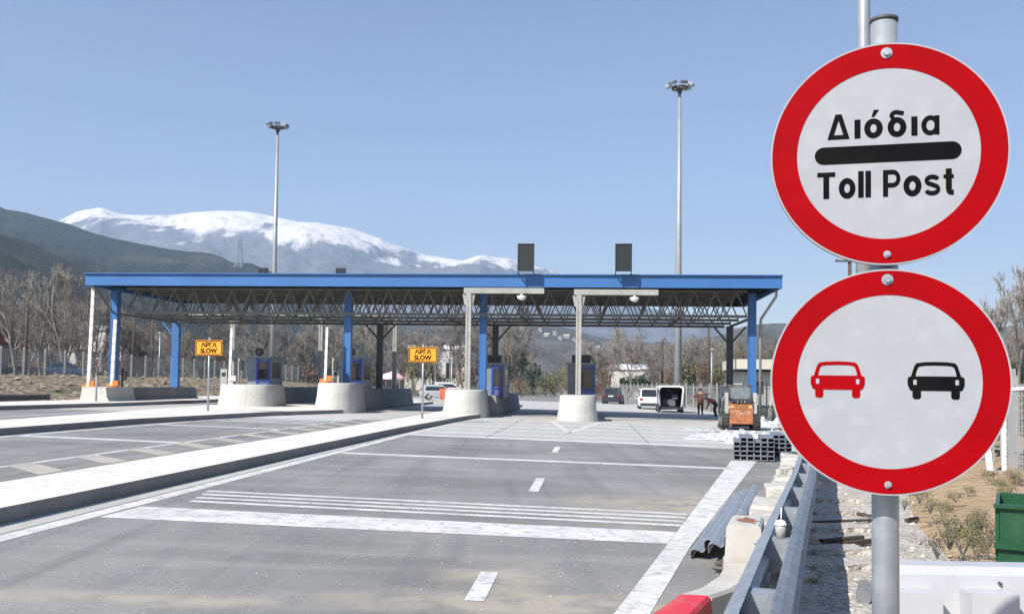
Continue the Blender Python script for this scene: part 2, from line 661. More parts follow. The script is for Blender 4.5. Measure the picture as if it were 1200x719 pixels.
M_GLASS = mat("dark_glass", (0.02, 0.025, 0.03), (0.035, 0.04, 0.045), 2, 0.08)
M_BOOTH = mat("booth_panel", (0.2, 0.24, 0.29), (0.16, 0.2, 0.25), 2, 0.5)
M_BOOTHD = mat("dark_booth_panel", (0.15, 0.17, 0.18), (0.12, 0.135, 0.14), 2, 0.55)  # darker grey panel, one even tone
M_TYRE = mat("tyre_rubber", (0.02, 0.02, 0.02), (0.05, 0.047, 0.042), 7, 0.9)
M_RED = mat("red_sheeting", (0.33, 0.001, 0.004), (0.285, 0.001, 0.004), 6, 0.5, spec=0.06)
M_FACE = mat("white_sheeting", (0.36, 0.365, 0.39), (0.335, 0.34, 0.365), 5, 0.5, spec=0.2, c3=(0.39, 0.393, 0.41), scale3=16)
M_TWIG = mat("bare_twigs", (0.18, 0.16, 0.138), (0.33, 0.3, 0.265), 1.3, 0.95)
M_TWIGD = mat("brown_twigs", (0.165, 0.138, 0.11), (0.25, 0.215, 0.175), 1.0, 0.95)
M_BARK = mat("bark", (0.11, 0.095, 0.085), (0.24, 0.22, 0.2), 1.5, 0.95)
M_LEAFD = mat("dark_foliage", (0.022, 0.04, 0.018), (0.045, 0.065, 0.03), 1.2, 0.9)
M_LEAFO = mat("olive_foliage", (0.11, 0.115, 0.045), (0.16, 0.15, 0.07), 1.2, 0.9)
M_LEAFB = mat("russet_brush", (0.15, 0.085, 0.05), (0.2, 0.14, 0.09), 1.2, 0.95)
M_DRY = mat("dry_weeds", (0.16, 0.14, 0.07), (0.09, 0.1, 0.04), 4, 0.95)

# ================================================================== terrain
def terrain():
    us = [-40, -10, 0, 3, 6, 9, 12, 16, 20, 25, 30, 36, 42, 50, 58, 66, 75, 85, 95, 110, 130, 150, 180, 220, 300, 420, 600, 900, 1400, 2200, 3500, 5200]
    vs = [-4500, -2500, -1500, -900, -500, -300, -200, -140, -100, -80, -60, -50, -43, -40, -37, -34, -31, -28.5, -20, -10, -5, 0, 4, 8, 12, 16, 22, 30, 45, 70, 110, 180, 300, 500, 900, 1500, 2500, 4500]
    mb = MB()
    pts = []
    for u in us:
        for v in vs:
            P = gp(u, v, -0.05)
            if u > 130:
                k = min(1, (u - 130) / 120)
                P.z = P.z * (1 - k) + (-0.4) * k
            pts.append(P)
    n = len(vs)
    fs = [(i * n + j, i * n + j + 1, (i + 1) * n + j + 1, (i + 1) * n + j) for i in range(len(us) - 1) for j in range(n - 1)]
    mb.add(pts, fs, True)
    o = mb.build("ground", M_TERR, recalc=False)
    if o.data.polygons[0].normal.z < 0:
        o.data.flip_normals()
    tag(o, kind="structure")


terrain()

# roads: one asphalt sheet up to the concrete apron of the toll plaza
RR = [(2.0, -0.3), (4.1, 0.75), (7.84, 1.6), (15.4, 3.45), (22.0, 5.0), (30.0, 6.6), (41.0, 8.3)]
sheet("asphalt_road", [(-12, -30), (-12, -0.5)] + [(u, v + 0.05) for u, v in RR] + [(41, -28.4), (20, -28.4)], M_ASPH, 0.0)
sheet("concrete_apron", [(29.4, -5.95), (29.4, -4.6), (29.1, 0.2), (28.2, 3.6), (28.0, 6.3), (34, 7.4), (41, 8.4), (60, 9.5), (96, 9.5), (96, -28.4), (40, -28.4), (40, -5.95)], M_PAVE, 0.002)
sheet("far_road", [(96, -24), (96, 8), (150, 6), (230, 2), (420, -6), (420, -13), (230, -8), (150, -9)], M_ASPH, 0.004)


def paint(name, polys, h=0.004, m=None, grid=True):
    mb = MB()
    for poly in polys:
        pts = [gp(u, v, h) for u, v in poly]
        mb.add(pts, [tuple(range(len(pts)))])
    o = mb.build(name, m or M_PAINT, recalc=False)
    for p in o.data.polygons:
        if p.normal.z < 0:
            p.flip()
    return tag(o, kind="structure")


def rect(u0, u1, v0, v1, sk=0.0):
    """rectangle on the road; sk shears it along the road"""
    return [(u0 + sk * v0, v0), (u0 + sk * v1, v1), (u1 + sk * v1, v1), (u1 + sk * v0, v0)]


paint("edge_marking", [[(2, -6.02), (2, -5.78), (28.9, -5.72), (46, -5.52), (46, -5.6), (28.9, -5.95)],
                       [(2.0, -1.05), (7.2, 0.2), (10.33, 0.83), (23.4, 3.45), (23.6, 4.1), (10.4, 1.1), (7.2, 0.46), (2.0, -0.8)]])
paint("lane_dashes", [rect(u, u + l_, -0.97, -0.81) for u, l_ in ((-1.0, 2.1), (7.36, 1.15), (15.05, 2.2), (24.0, 2.3))])
paint("rumble_band", [[(10.62, -5.72), (11.62, -5.7), (11.4, 1.04), (10.5, 0.86)]])
paint("rumble_strips", [rect(11.93 + k * 0.37, 12.1 + k * 0.37, -5.35 - 0.08 * k, 1.15 + 0.06 * k, -0.055) for k in range(4)])
paint("cross_markings", [rect(20.9, 21.34, -5.7, 3.1, -0.04), rect(28.8, 29.4, -5.7, 3.75, -0.09)])
# faint bands and joints in the apron
paint("apron_bands", [rect(u, u + w, -5.6, v1, -0.03) for u, w, v1 in ((31.5, 0.35, 3.2), (34.0, 0.3, 3.5), (37.0, 0.5, 4.0), (40.0, 0.5, 4.6), (43.4, 0.6, 5.0))], 0.005)
paint("apron_joints", [rect(u, u + 0.09, -5.6, 4.5, -0.03) for u in (30.3, 32.9, 35.6, 38.7, 41.9)] + [[(29.6, v), (29.6, v + .06), (46, v + .06), (46, v)] for v in (-3.3, 1.8)], 0.0045, M_KERB)
paint("nose_chevron", [[(33.9, -0.85), (33.9, -0.6), (45.2, -1.7), (45.2, -1.95)], [(33.9, -0.9), (33.9, -0.65), (45.2, 0.62), (45.2, 0.35)], [(36.6, 4.2), (36.6, 4.42), (52, 4.3), (52, 4.05)]], 0.0065)

# the roads to the left of the long island
paint("left_edge_markings", [[(2, -10.33), (2, -10.18), (40, -9.92), (40, -10.07)], [(2, -8.42), (2, -8.3), (40, -8.16), (40, -8.28)], [(12, -15.05), (12, -14.85), (44, -14.0), (44, -14.2)], [(20, -20.4), (20, -20.2), (60, -21.7), (60, -21.9)]])
hb = []
for k in range(17):
    u = 5.0 + k * 2.15
    hb.append([(u, -10.2), (u + 0.75, -10.2), (u - 0.85, -8.36), (u - 1.6, -8.36)])
paint("left_hatching", hb, 0.0055, concrete_mat("worn_hatch_paint", (0.5, 0.475, 0.42), (0.36, 0.34, 0.3), (0.22, 0.21, 0.195), 1.2))
paint("left_cross_markings", [rect(21.4, 21.85, -14.7, -10.2, -0.1), rect(28.8, 29.25, -14.4, -10.1, -0.1)] + [rect(33.4 + 1.25 * k, 33.85 + 1.25 * k, -14.0, -10.0, -0.06) for k in range(7)])
paint("left_apron_slab", [[(37.5, -14.2), (37.5, -10.0), (48, -9.9), (48, -14.0)]], 0.003, M_PAVE)
# concrete gutter strip along the long island
paint("gutter", [[(2, -6.55), (2, -6.06), (29, -6.0), (46, -5.64), (46, -5.7)]], 0.003, M_PAVE)


def island(name, left, right, h=0.18):
    """raised concrete island between two kerb lines of (u, v) points: pale top, kerb stones round it"""
    n = max(len(left), len(right))
    top = MB()
    L = [gp(u, v, h) for u, v in left]
    Rr = [gp(u, v, h) for u, v in right]
    ring = L + list(reversed(Rr))
    top.add([p + Vector((0, 0, 0.003)) for p in ring], [tuple(range(len(ring)))])
    o = top.build(name, M_SLAB, recalc=False)
    if o.data.polygons[0].normal.z < 0:
        o.data.flip_normals()
    tag(o, kind="structure")
    k = MB()
    m = len(ring)
    low = [p - Vector((0, 0, h + 0.06)) for p in ring]
    k.add(ring + low, [(i, (i + 1) % m, m + (i + 1) % m, m + i) for i in range(m)])
    tag(k.build(name + "_kerb", M_KERB, recalc=False), kind="structure")


island("traffic_island", [(2, -8.0), (46.3, -7.85), (72, -7.7)], [(2, -6.5), (30, -6.2), (44, -5.65), (46.3, -5.35), (72, -5.2)])
island("second_island", [(16, -16.7), (32, -17.9), (45, -19.3), (72, -19.4)], [(16, -15.0), (30, -15.1), (40, -14.0), (46, -12.3), (72, -12.1)])
island("third_island", [(20, -26.6), (60, -27.6), (72, -27.8)], [(20, -24.9), (37, -24.2), (46, -23.6), (72, -23.6)])

sheet("island_edge_strip", [(2, -8.0), (46, -7.86), (46, -7.8), (2, -7.93)], M_KERB, 0.187)  # narrow dark strip along the island's left edge
# the pavement right of the road: gravel, then sandy waste ground
sheet("gravel_verge", [(u, v + 0.05) for u, v in RR] + [(41, 11.5), (26, 8.3), (19, 6.2), (13.5, 4.45), (9.5, 3.6), (6.3, 3.3), (2, 3.0)], M_GRAV, 0.006)


def sand_bank():
    mb = MB()
    us = [2 + 1.0 * k for k in range(31)]
    edge = [(2, 2.9), (6.3, 3.2), (9.5, 3.5), (13.5, 4.3), (19, 6.0), (26, 8.0), (41, 11.0)]

    def e(u):
        for (a, b), (c, d) in zip(edge, edge[1:]):
            if u <= c:
                return b + (d - b) * (u - a) / (c - a)
        return edge[-1][1]
    pts = []
    nv = 22
    for u in us:
        for j in range(nv):
            v = e(u) + (j / (nv - 1)) ** 1.3 * 14
            w = v - e(u)
            h = 0.012 - 0.06 * (j == 0) + (0.24 * (1 - math.exp(-w * 0.8)) + 0.32 * (noise.fractal((u * 0.45, v * 0.45, 3.1), 1.0, 2.0, 4) * 0.5 + 0.18)) * min(1, w / 1.2)
            pts.append(gp(u, v, h))
    fs = [(i * nv + j, (i + 1) * nv + j, (i + 1) * nv + j + 1, i * nv + j + 1) for i in range(len(us) - 1) for j in range(nv - 1)]
    mb.add(pts, fs, True)
    o = mb.build("sandy_ground", M_SAND, recalc=False)
    if o.data.polygons[0].normal.z < 0:
        o.data.flip_normals()
    tag(o, kind="structure")
    return o


SAND = sand_bank()


def rubble_bank():
    mb = MB()
    us = [20 + 1.5 * k for k in range(68)]
    nv = 14
    pts = []
    for u in us:
        for j in range(nv):
            v = -28.3 - j * 1.15
            P = gp(u, v, 0.04)
            P.z += (noise.fractal((u * 0.35, v * 0.6, 0), 0.9, 2.0, 4) * 0.28) * (1 if 0 < j else 0)
            pts.append(P)
    fs = [(i * nv + j, (i + 1) * nv + j, (i + 1) * nv + j + 1, i * nv + j + 1) for i in range(len(us) - 1) for j in range(nv - 1)]
    mb.add(pts, fs, True)
    o = mb.build("rubble_bank", M_RUBB, recalc=False)
    if o.data.polygons[0].normal.z < 0:
        o.data.flip_normals()
    tag(o, kind="structure")


rubble_bank()


def rock_verts(rng, c, r):
    b = [(-1, 0, 0), (1, 0, 0), (0, -1, 0), (0, 1, 0), (0, 0, -0.6), (0, 0, 0.75)]
    a = rng.uniform(0, 6.28)
    ca, sa = math.cos(a), math.sin(a)
    out = []
    for x, y, z in b:
        k = rng.uniform(0.6, 1.2) * r
        x, y = x + rng.uniform(-.3, .3), y + rng.uniform(-.3, .3)
        out.append((c[0] + (x * ca - y * sa) * k, c[1] + (x * sa + y * ca) * k, c[2] + z * k))
    return out, [(0, 2, 5), (2, 1, 5), (1, 3, 5), (3, 0, 5), (2, 0, 4), (1, 2, 4), (3, 1, 4), (0, 3, 4)]


rng = random.Random(7)
mb = MB()
for k in range(1000):
    u, v = rng.uniform(22, 110), -28.3 - rng.random() ** 1.1 * 14.5
    P = gp(u, v, 0.06)
    vs_, fs_ = rock_verts(rng, P, rng.choice((0.08, 0.1, 0.14, 0.2, 0.28)))
    mb.add(vs_, fs_)
tag(mb.build("scattered_rocks", mat("rubble_stone", (0.34, 0.29, 0.22), (0.16, 0.125, 0.09), 0.9, 0.95), recalc=False), kind="stuff")

mb = MB()
for k in range(2600):
    u = 4 + 26 * rng.random() ** 1.6
    e0 = 0
    for (a, b), (c, d) in zip(RR, RR[1:]):
        if a <= u <= c:
            e0 = b + (d - b) * (u - a) / (c - a)
    v = e0 + 0.25 + rng.random() * (2.2 + 0.06 * u)
    P = gp(u, v, 0.012)
    vs_, fs_ = rock_verts(rng, P, rng.choice((0.012, 0.018, 0.02, 0.03, 0.045)))
    mb.add(vs_, fs_)
tag(mb.build("loose_gravel", mat("gravel_stone", (0.6, 0.57, 0.51), (0.3, 0.27, 0.23), 5, 0.95), recalc=False), kind="stuff")
mb = MB()
for k in range(1100):
    P = gp(4 + 18 * rng.random() ** 1.5, rng.uniform(-5.5, 1.2), 0.004)
    vs_, fs_ = rock_verts(rng, P, rng.choice((0.003, 0.004, 0.006, 0.01)))
    mb.add(vs_, fs_)
tag(mb.build("road_grit", mat("grit_stone", (0.6, 0.58, 0.54), (0.4, 0.38, 0.35), 5, 0.95), recalc=False), kind="stuff")


# ================================================================== hills and mountains
HILLS = {}


def hill(name, ridge, Yb, Yr, m, zb=-2.0, rough=20.0, fs=0.004, ncol=170, nrow=26, prof=1.0, back=0.5):
    xs = [ridge[0][0] + (ridge[-1][0] - ridge[0][0]) * i / (ncol - 1) for i in range(ncol)]

    def ry(x):
        for (a, b), (c, d) in zip(ridge, ridge[1:]):
            if x <= c:
                t = (x - a) / (c - a)
                return b + (d - b) * t
        return ridge[-1][1]
    pts = []
    rows = [i / (nrow - 1) for i in range(nrow)] + [1 + back * k / 3 for k in (1, 2, 3)]
    for t in rows:
        for x in xs:
            y = ry(x)
            Y = Yb + (Yr - Yb) * t
            top = at(x, y, Yr)
            P = at(x, 450, Y)
            if t <= 1:
                k = t ** prof
                z = zb + (top.z - zb) * k
                amp = rough * (t * (1 - t) * 4) ** 0.6 + rough * 0.12 * (t > 0)
            else:
                z = zb + (top.z - zb) * max(0, 1 - ((t - 1) / back) * 1.1)
                amp = rough * 0.2
            n = noise.fractal((P.x * fs, P.y * fs, 1.7), 0.9, 2.1, 7)
            pts.append(Vector((P.x, P.y, z + n * amp)))
    f = [(i * ncol + j, i * ncol + j + 1, (i + 1) * ncol + j + 1, (i + 1) * ncol + j) for i in range(len(rows) - 1) for j in range(ncol - 1)]
    mb = MB()
    mb.add(pts, f, True)
    o = mb.build(name, m, recalc=False)
    tag(o, kind="structure")
    HILLS[name] = BVHTree.FromPolygons([tuple(p) for p in pts], f)
    return o


hill("snow_mountain", [(-250, 330), (-60, 300), (30, 275), (65, 258), (80, 251), (95, 247), (113, 244.5), (125, 248), (140, 251), (165, 251), (200, 251), (235, 247.5), (255, 247), (280, 248), (300, 251), (320, 255), (345, 260), (365, 261.5), (385, 264), (405, 267), (425, 273), (450, 284), (470, 290), (490, 296), (515, 301), (540, 305), (560, 299), (575, 301), (595, 302), (612, 307), (640, 314), (665, 322), (700, 336), (760, 360), (830, 378), (900, 392)], 3000, 5000, snow_mat(), rough=85, fs=0.0021, ncol=300, nrow=64, prof=0.8)
hill("far_hills", [(330, 400), (420, 380), (520, 375), (570, 372), (610, 374), (640, 378), (675, 386), (700, 394), (730, 399), (790, 404), (850, 392), (880, 381), (910, 378), (960, 380), (1060, 382), (1160, 384), (1300, 378), (1500, 380)], 900, 1900, forest_mat("hill_scrub", (0.05, 0.055, 0.04), (0.13, 0.115, 0.09), (0.17, 0.155, 0.125), 0.02), rough=16, fs=0.01, ncol=200, nrow=26)
hill("forest_hill", [(-260, 215), (-90, 230), (-30, 238), (0, 246), (25, 249), (50, 256), (75, 263), (100, 272), (125, 279), (150, 283.5), (175, 288), (200, 291.5), (225, 294.5), (245, 297.5), (258, 302), (265, 307), (290, 308), (310, 316), (335, 325), (370, 345), (430, 372), (520, 392), (600, 410)], 700, 1700, forest_mat("hill_forest", (0.01, 0.021, 0.014), (0.036, 0.052, 0.034), (0.07, 0.076, 0.055), 0.03), rough=26, fs=0.006, ncol=240, nrow=34)
hill("near_hill", [(-300, 235), (-120, 255), (-50, 266), (0, 275), (20, 281), (40, 289), (60, 299), (80, 308), (105, 318), (140, 333), (190, 352), (250, 372), (330, 390), (430, 402), (520, 410)], 330, 900, forest_mat("hill_brush", (0.013, 0.022, 0.013), (0.044, 0.05, 0.034), (0.075, 0.068, 0.05), 0.06), rough=14, fs=0.012, ncol=200, nrow=26)

# ================================================================== toll canopy
UF = 47.45                      # distance of the front of the roof along the road
CV0, CV1, CD = -26.7, 9.46, 11.2
ZT, ZB = at(500, 322.4, 48.2).z, at(500, 336.3, 48.2).z
ZC = ZB - 1.3                  # underside of the lattice
canopy = thing("toll_canopy", "wide flat toll plaza roof with blue fascia on blue columns over a steel lattice", "canopy", W(UF, 0), -ROADA)
f = MB()
zc, hh = (ZT + ZB) / 2, ZT - ZB
f.box(((CV0 + CV1) / 2, 0.06, zc), (CV1 - CV0, 0.12, hh))
f.box(((CV0 + CV1) / 2, CD - 0.06, zc), (CV1 - CV0, 0.12, hh))
f.box((CV0 + 0.06, CD / 2, zc), (0.12, CD - 0.246, hh))
f.box((CV1 - 0.06, CD / 2, zc), (0.12, CD - 0.246, hh))
f.box(((CV0 + CV1) / 2, -0.01, ZT + 0.02), (CV1 - CV0 + 0.06, 0.24, 0.05))
f.build("fascia", M_BLUE, canopy)
f = MB()
f.box(((CV0 + CV1) / 2, CD / 2, ZB + 0.22), (CV1 - CV0 - 0.26, CD - 0.26, 0.06))
for k in range(30):
    f.box((CV0 + 0.9 + k * 1.18, CD / 2, ZB + 0.14), (0.07, CD - 0.3, 0.1))
f.box(((CV0 + CV1) / 2, CD - 0.135, zc - 0.02), (CV1 - CV0 - 0.26, 0.02, hh - 0.06))  # added dark lining: shade inside the back fascia put into the colour
f.build("roof_deck", M_ROOFU, canopy)
lat = MB()
TX0, TX1 = -25.2, 8.0
rowsY = [1.6, 4.4, 7.2, 10.0]
nb = 31
bw = (TX1 - TX0) / nb
zt_, zb_ = ZB - 0.02, ZC
for i, y in enumerate(rowsY):
    lat.bar((TX0, y, zt_), (TX1, y, zt_), 0.1)
    lat.bar((TX0, y, zb_), (TX1, y, zb_), 0.11, 0.14)
    for k in range(nb):
        x0 = TX0 + k * bw
        lat.bar((x0, y, zb_), (x0 + bw / 2, y, zt_), 0.06)
        lat.bar((x0 + bw / 2, y, zt_), (x0 + bw, y, zb_), 0.06)
for k in range(0, nb + 1):
    x0 = TX0 + k * bw
    for y0, y1 in zip(rowsY, rowsY[1:]):
        ym = (y0 + y1) / 2
        if k % 4 == 0:
            lat.bar((x0, y0, zb_ - 0.002), (x0, y1, zb_ - 0.002), 0.06)
        if k % 4 == 0:
            lat.bar((x0, y0, zb_), (x0, ym, zt_), 0.04)
            lat.bar((x0, ym, zt_), (x0, y1, zb_), 0.04)
for y0, y1 in zip(rowsY, rowsY[1:]):
    lat.bar((TX0, (y0 + y1) / 2, zt_ + 0.002), (TX1, (y0 + y1) / 2, zt_ + 0.002), 0.09)
lat.build("lattice", M_TRUSS, canopy, recalc=False)
for px, du in ((133, 2.3), (407, 2.3), (565.5, 2.3), (881, 2.3)):
    u = UF + du
    v = vpx(px, u)
    P = gp(u, v)
    c = MB()
    c.box((v, du, (P.z + ZB - 0.05) / 2), (0.3, 0.4, ZB - 0.05 - P.z))
    c.box((v - 0.17, du, (P.z + ZB - 0.05) / 2), (0.04, 0.44, ZB - 0.06 - P.z))
    c.box((v + 0.17, du, (P.z + ZB - 0.05) / 2), (0.04, 0.44, ZB - 0.06 - P.z))
    c.build("column", M_BLUE, canopy)
for px, blue in ((206, 1), (444.5, 0), (580, 0), (855, 0)):
    u = UF + 9.6
    v = vpx(px, u)
    P = gp(u, v)
    c = MB()
    c.box((v, 9.6, (P.z + ZC) / 2), (0.36, 0.36, ZC - P.z))
    if blue:
        c.box((v - 0.27, 9.6, (P.z + ZC) / 2), (0.1, 0.14, ZC - P.z))
    for s in (-1, 1):
        c.bar((v + s * 0.1, 9.6, ZC - 1.0), (v + s * 0.95, 9.6, ZC - 0.03), 0.1)
    c.build("column", M_BLUE if blue else M_DKST, canopy)  # three rear columns coloured dark, roof shade put into their paint
b = MB()
v0 = vpx(133, UF + 2.3)
b.bar((CV0 + 0.35, 0.3, ZB - 0.05), (v0 - 0.1, 2.2, ZC), 0.09)
b.bar((v0, 2.4, ZC - 0.02), (vpx(206, UF + 9.6), 9.5, ZC - 0.02), 0.12)
b.build("brace", M_TRUSS, canopy)
b = MB()
v1 = vpx(881, UF + 2.3)
b.tube([(CV1 - 0.2, 0.5, ZB - 0.02), (CV1 - 0.2, 0.5, ZB - 0.35), (v1 + 0.42, 2.1, ZC - 0.1), (v1 + 0.42, 2.2, ZC - 0.4), (v1 + 0.42, 2.3, 0.1)], 0.07, 8)
b.build("downpipe", M_PALE, canopy)
b = MB()
b.bar((v1, 2.4, ZC - 0.02), (vpx(855, UF + 9.6), 9.5, ZC - 0.02), 0.12)
b.build("brace", M_TRUSS, canopy)

# display boards and floodlights on the roof edge
for px, lab in ((614.5, "black upright display board on the canopy edge nearer the snowy mountain"), (729.5, "black upright display board on the canopy edge nearer the right-hand mast")):
    u = UF - 0.55
    v = vpx(px, u)
    t = thing("display_board", lab, "display board", W(u, v, ZT), -ROADA, "display boards on the canopy roof")
    MB().box((0, 0, 0.2 + 0.62), (0.72, 0.16, 1.24)).build("screen", M_SCREEN, t)
    fr = MB()
    for s in (-1, 1):
        fr.box((s * 0.39, 0.0, 0.84), (0.05, 0.22, 1.36))
    fr.box((0, 0, 1.49), (0.83, 0.22, 0.05))
    fr.box((0, 0, 0.17), (0.725, 0.2, 0.05))
    fr.build("frame", M_BLACK, t)
    for s in (-1, 1):
        lg = MB()
        lg.box((s * 0.39, 0.0, 0.08), (0.05, 0.06, 0.155))
        lg.box((s * 0.39, 0.42, 0.045), (0.06, 0.95, 0.05))
        lg.build("leg", M_DKST, t)
for px, lab in ((305, "small black floodlight on the canopy roof beside the left-hand mast"), (396.5, "small black floodlight on the canopy roof above the second blue column")):
    u = UF + 0.5
    v = vpx(px, u)
    t = thing("roof_floodlight", lab, "floodlight", W(u, v, ZT), -ROADA, "floodlights on the canopy roof")
    MB().box((0, 0, 0.26), (0.5, 0.2, 0.26)).build("housing", M_BLACK, t)
    MB().box((0, -0.105, 0.25), (0.4, 0.006, 0.18)).build("lens", M_GLASS, t)
    st = MB()
    st.box((0, 0.02, 0.07), (0.14, 0.1, 0.14))
    st.build("bracket", M_WHITE, t)

# cantilever lane gantries
def gantry(px, u, ztop, length, label, group, lamp=True):
    v = vpx(px, u)
    g = gp(u, v)
    t = thing("lane_gantry", label, "gantry", (g.x, g.y, g.z), -ROADA, group)
    H = ztop - g.z
    p = MB()
    p.box((-0.085, 0, (H - 0.5) / 2), (0.1, 0.26, H - 0.5))
    p.box((0.085, 0, (H - 0.5) / 2), (0.1, 0.26, H - 0.5))
    p.box((0, 0, (H - 0.5) / 2), (0.07, 0.2, H - 0.52))
    p.build("post", M_PALE, t)
    h = MB()
    h.box((0, 0, H - 0.32), (0.26, 0.25, 0.36), taper=1.0)
    h.bar((-0.1, 0, H - 0.7), (-0.2, 0, H - 0.16), 0.08, 0.24)
    h.bar((0.1, 0, H - 0.7), (0.2, 0, H - 0.16), 0.08, 0.24)
    h.build("bracket", M_PALE, t)
    MB().box((length / 2 - 0.25, 0.0, H - 0.0), (length, 0.26, 0.27)).build("arm", M_PALE, t)
    if lamp:
        l = MB()
        l.tube([(length * 0.66, -0.05, H - 0.15), (length * 0.66, -0.05, H - 0.22), (length * 0.66, -0.05, H - 0.26), (length * 0.66, -0.05, H - 0.4), (length * 0.66, -0.05, H - 0.48)], [0.06, 0.06, 0.24, 0.2, 0.05], 12)
        l.build("lamp", M_WHITE, t)


gantry(548, UF - 0.55, ZB - 0.25, 4.05, "pale grey post with a lane arm, rising from the concrete nose beside the blue column", "lane gantries in front of the canopy")
gantry(677.5, UF - 0.75, ZB - 0.32, 4.15, "pale grey post with a lane arm, rising from the free-standing round concrete nose", "lane gantries in front of the canopy")
for px, lab in ((272, "grey back-row lane post behind the left booth"), (375, "grey back-row lane post behind the second booth's raised barrier arm"), (462, "grey back-row lane post beside the pink parasol")):
    gantry(px, UF + 14.5, ZC + 0.75, -3.0, lab, "lane posts behind the canopy", False)


# concrete island noses: blunt round front, flared foot
def nose_block(name, px0, px1, u, h, back, label, cat, group=None, flat=False, m=None, lift=0.18, yaw=0.0):
    v0, v1 = vpx(px0, u + 0.6), vpx(px1, u + 0.6)
    c, w = (v0 + v1) / 2, (v1 - v0) / 2
    g = gp(u, c)
    base = g.z + lift
    t = W(u, c, base)
    mb = MB()
    w -= 0.16
    lev = [(0.16, -0.3), (0.16, 0.03), (0.12, 0.2), (0.05, 0.6), (0.0, h - 0.05), (-0.05, h)]
    rings = []
    for off, z in lev:
        ring = []
        ww = w + off
        if flat:
            ring = [(-ww, back), (-ww, -off), (ww, -off), (ww, back)]
        else:
            ring.append((-ww, back))
            for k in range(17):
                a = math.pi - math.pi * k / 16
                ring.append((ww * math.cos(a), 1.0 - (1.0 + off) * math.sin(a)))
            ring.append((ww, back))
        rings.append([(x, y, z) for x, y in ring])
    n = len(rings[0])
    vs = [p for r_ in rings for p in r_]
    fs = [(i * n + k, i * n + (k + 1) % n, (i + 1) * n + (k + 1) % n, (i + 1) * n + k) for i in range(len(lev) - 1) for k in range(n)]
    mb.add(vs, fs, not flat)
    mb.add(rings[-1], [tuple(range(n))])
    o = mb.build(name, m or M_BUMP, loc=t)
    o.rotation_euler = (0, 0, -ROADA + yaw)
    return tag(o, label, cat, group)


G1 = "concrete noses of the toll islands"
nose_block("island_nose", 253, 317, 46.3, 1.12, 3.2, "rounded concrete island nose in front of the leftmost toll booth", "concrete block", G1, lift=0.16)
nose_block("island_nose", 367.5, 416, 46.0, 1.26, 3.0, "rounded concrete island nose with the second blue column standing on it", "concrete block", G1, lift=0.24)
nose_block("island_nose", 517.5, 569, 45.7, 1.18, 3.0, "rounded concrete island nose behind the nearer amber SLOW sign", "concrete block", G1)
nose_block("island_nose", 652, 702, 45.6, 1.26, 3.6, "rounded concrete nose standing on the open apron, post with arm rising from it", "concrete block", G1, lift=0.0)
nose_block("island_nose", 851, 884, 47.6, 1.0, 3.2, "concrete island nose behind the orange loader", "concrete block", G1, lift=0.0)
G2 = "low concrete walls round the toll booths"
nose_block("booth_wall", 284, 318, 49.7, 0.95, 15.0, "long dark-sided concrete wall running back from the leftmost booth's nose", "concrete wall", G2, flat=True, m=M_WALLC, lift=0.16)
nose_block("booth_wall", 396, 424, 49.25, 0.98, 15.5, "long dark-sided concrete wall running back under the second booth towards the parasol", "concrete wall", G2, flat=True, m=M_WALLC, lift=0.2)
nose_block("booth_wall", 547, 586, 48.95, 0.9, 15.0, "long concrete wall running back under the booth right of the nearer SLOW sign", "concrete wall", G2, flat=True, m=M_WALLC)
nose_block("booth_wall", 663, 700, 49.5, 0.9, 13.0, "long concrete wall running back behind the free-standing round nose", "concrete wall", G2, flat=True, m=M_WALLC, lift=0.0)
# precast barriers of the leftmost island
G3 = "precast barriers of the leftmost island"
for k, lab in enumerate(("precast concrete barrier with a pale lit end, first of the leftmost row", "precast concrete barrier between two blue columns, second of the leftmost row", "precast concrete barrier third of the leftmost row, by the far blue column", "precast concrete barrier last of the leftmost row, by the rubble")):
    u = 47.2 + k * 3.02
    v = -25.7 if k else -25.9
    g = gp(u, v, 0.1)
    mb = MB()
    w2 = 0.85 if k == 0 else 0.32
    prof = [(-w2, 0), (w2, 0), (w2 - 0.02, 0.08), (w2 - 0.14, 0.3), (w2 - 0.2, 0.8), (-w2 + 0.2, 0.8), (-w2 + 0.14, 0.3), (-w2 + 0.02, 0.08)]
    mb.prism(prof, Matrix(((1, 0, 0, 0), (0, 0, 1, 0), (0, 1, 0, 0), (0, 0, 0, 1))), 2.97)
    o = mb.build("precast_barrier", M_BUMP if k == 0 else M_WALLC, loc=g)  # pale lit first unit; the rest take the shade-darkened concrete
    o.rotation_euler = (0, 0, -ROADA)
    tag(o, lab, "concrete barrier", G3)


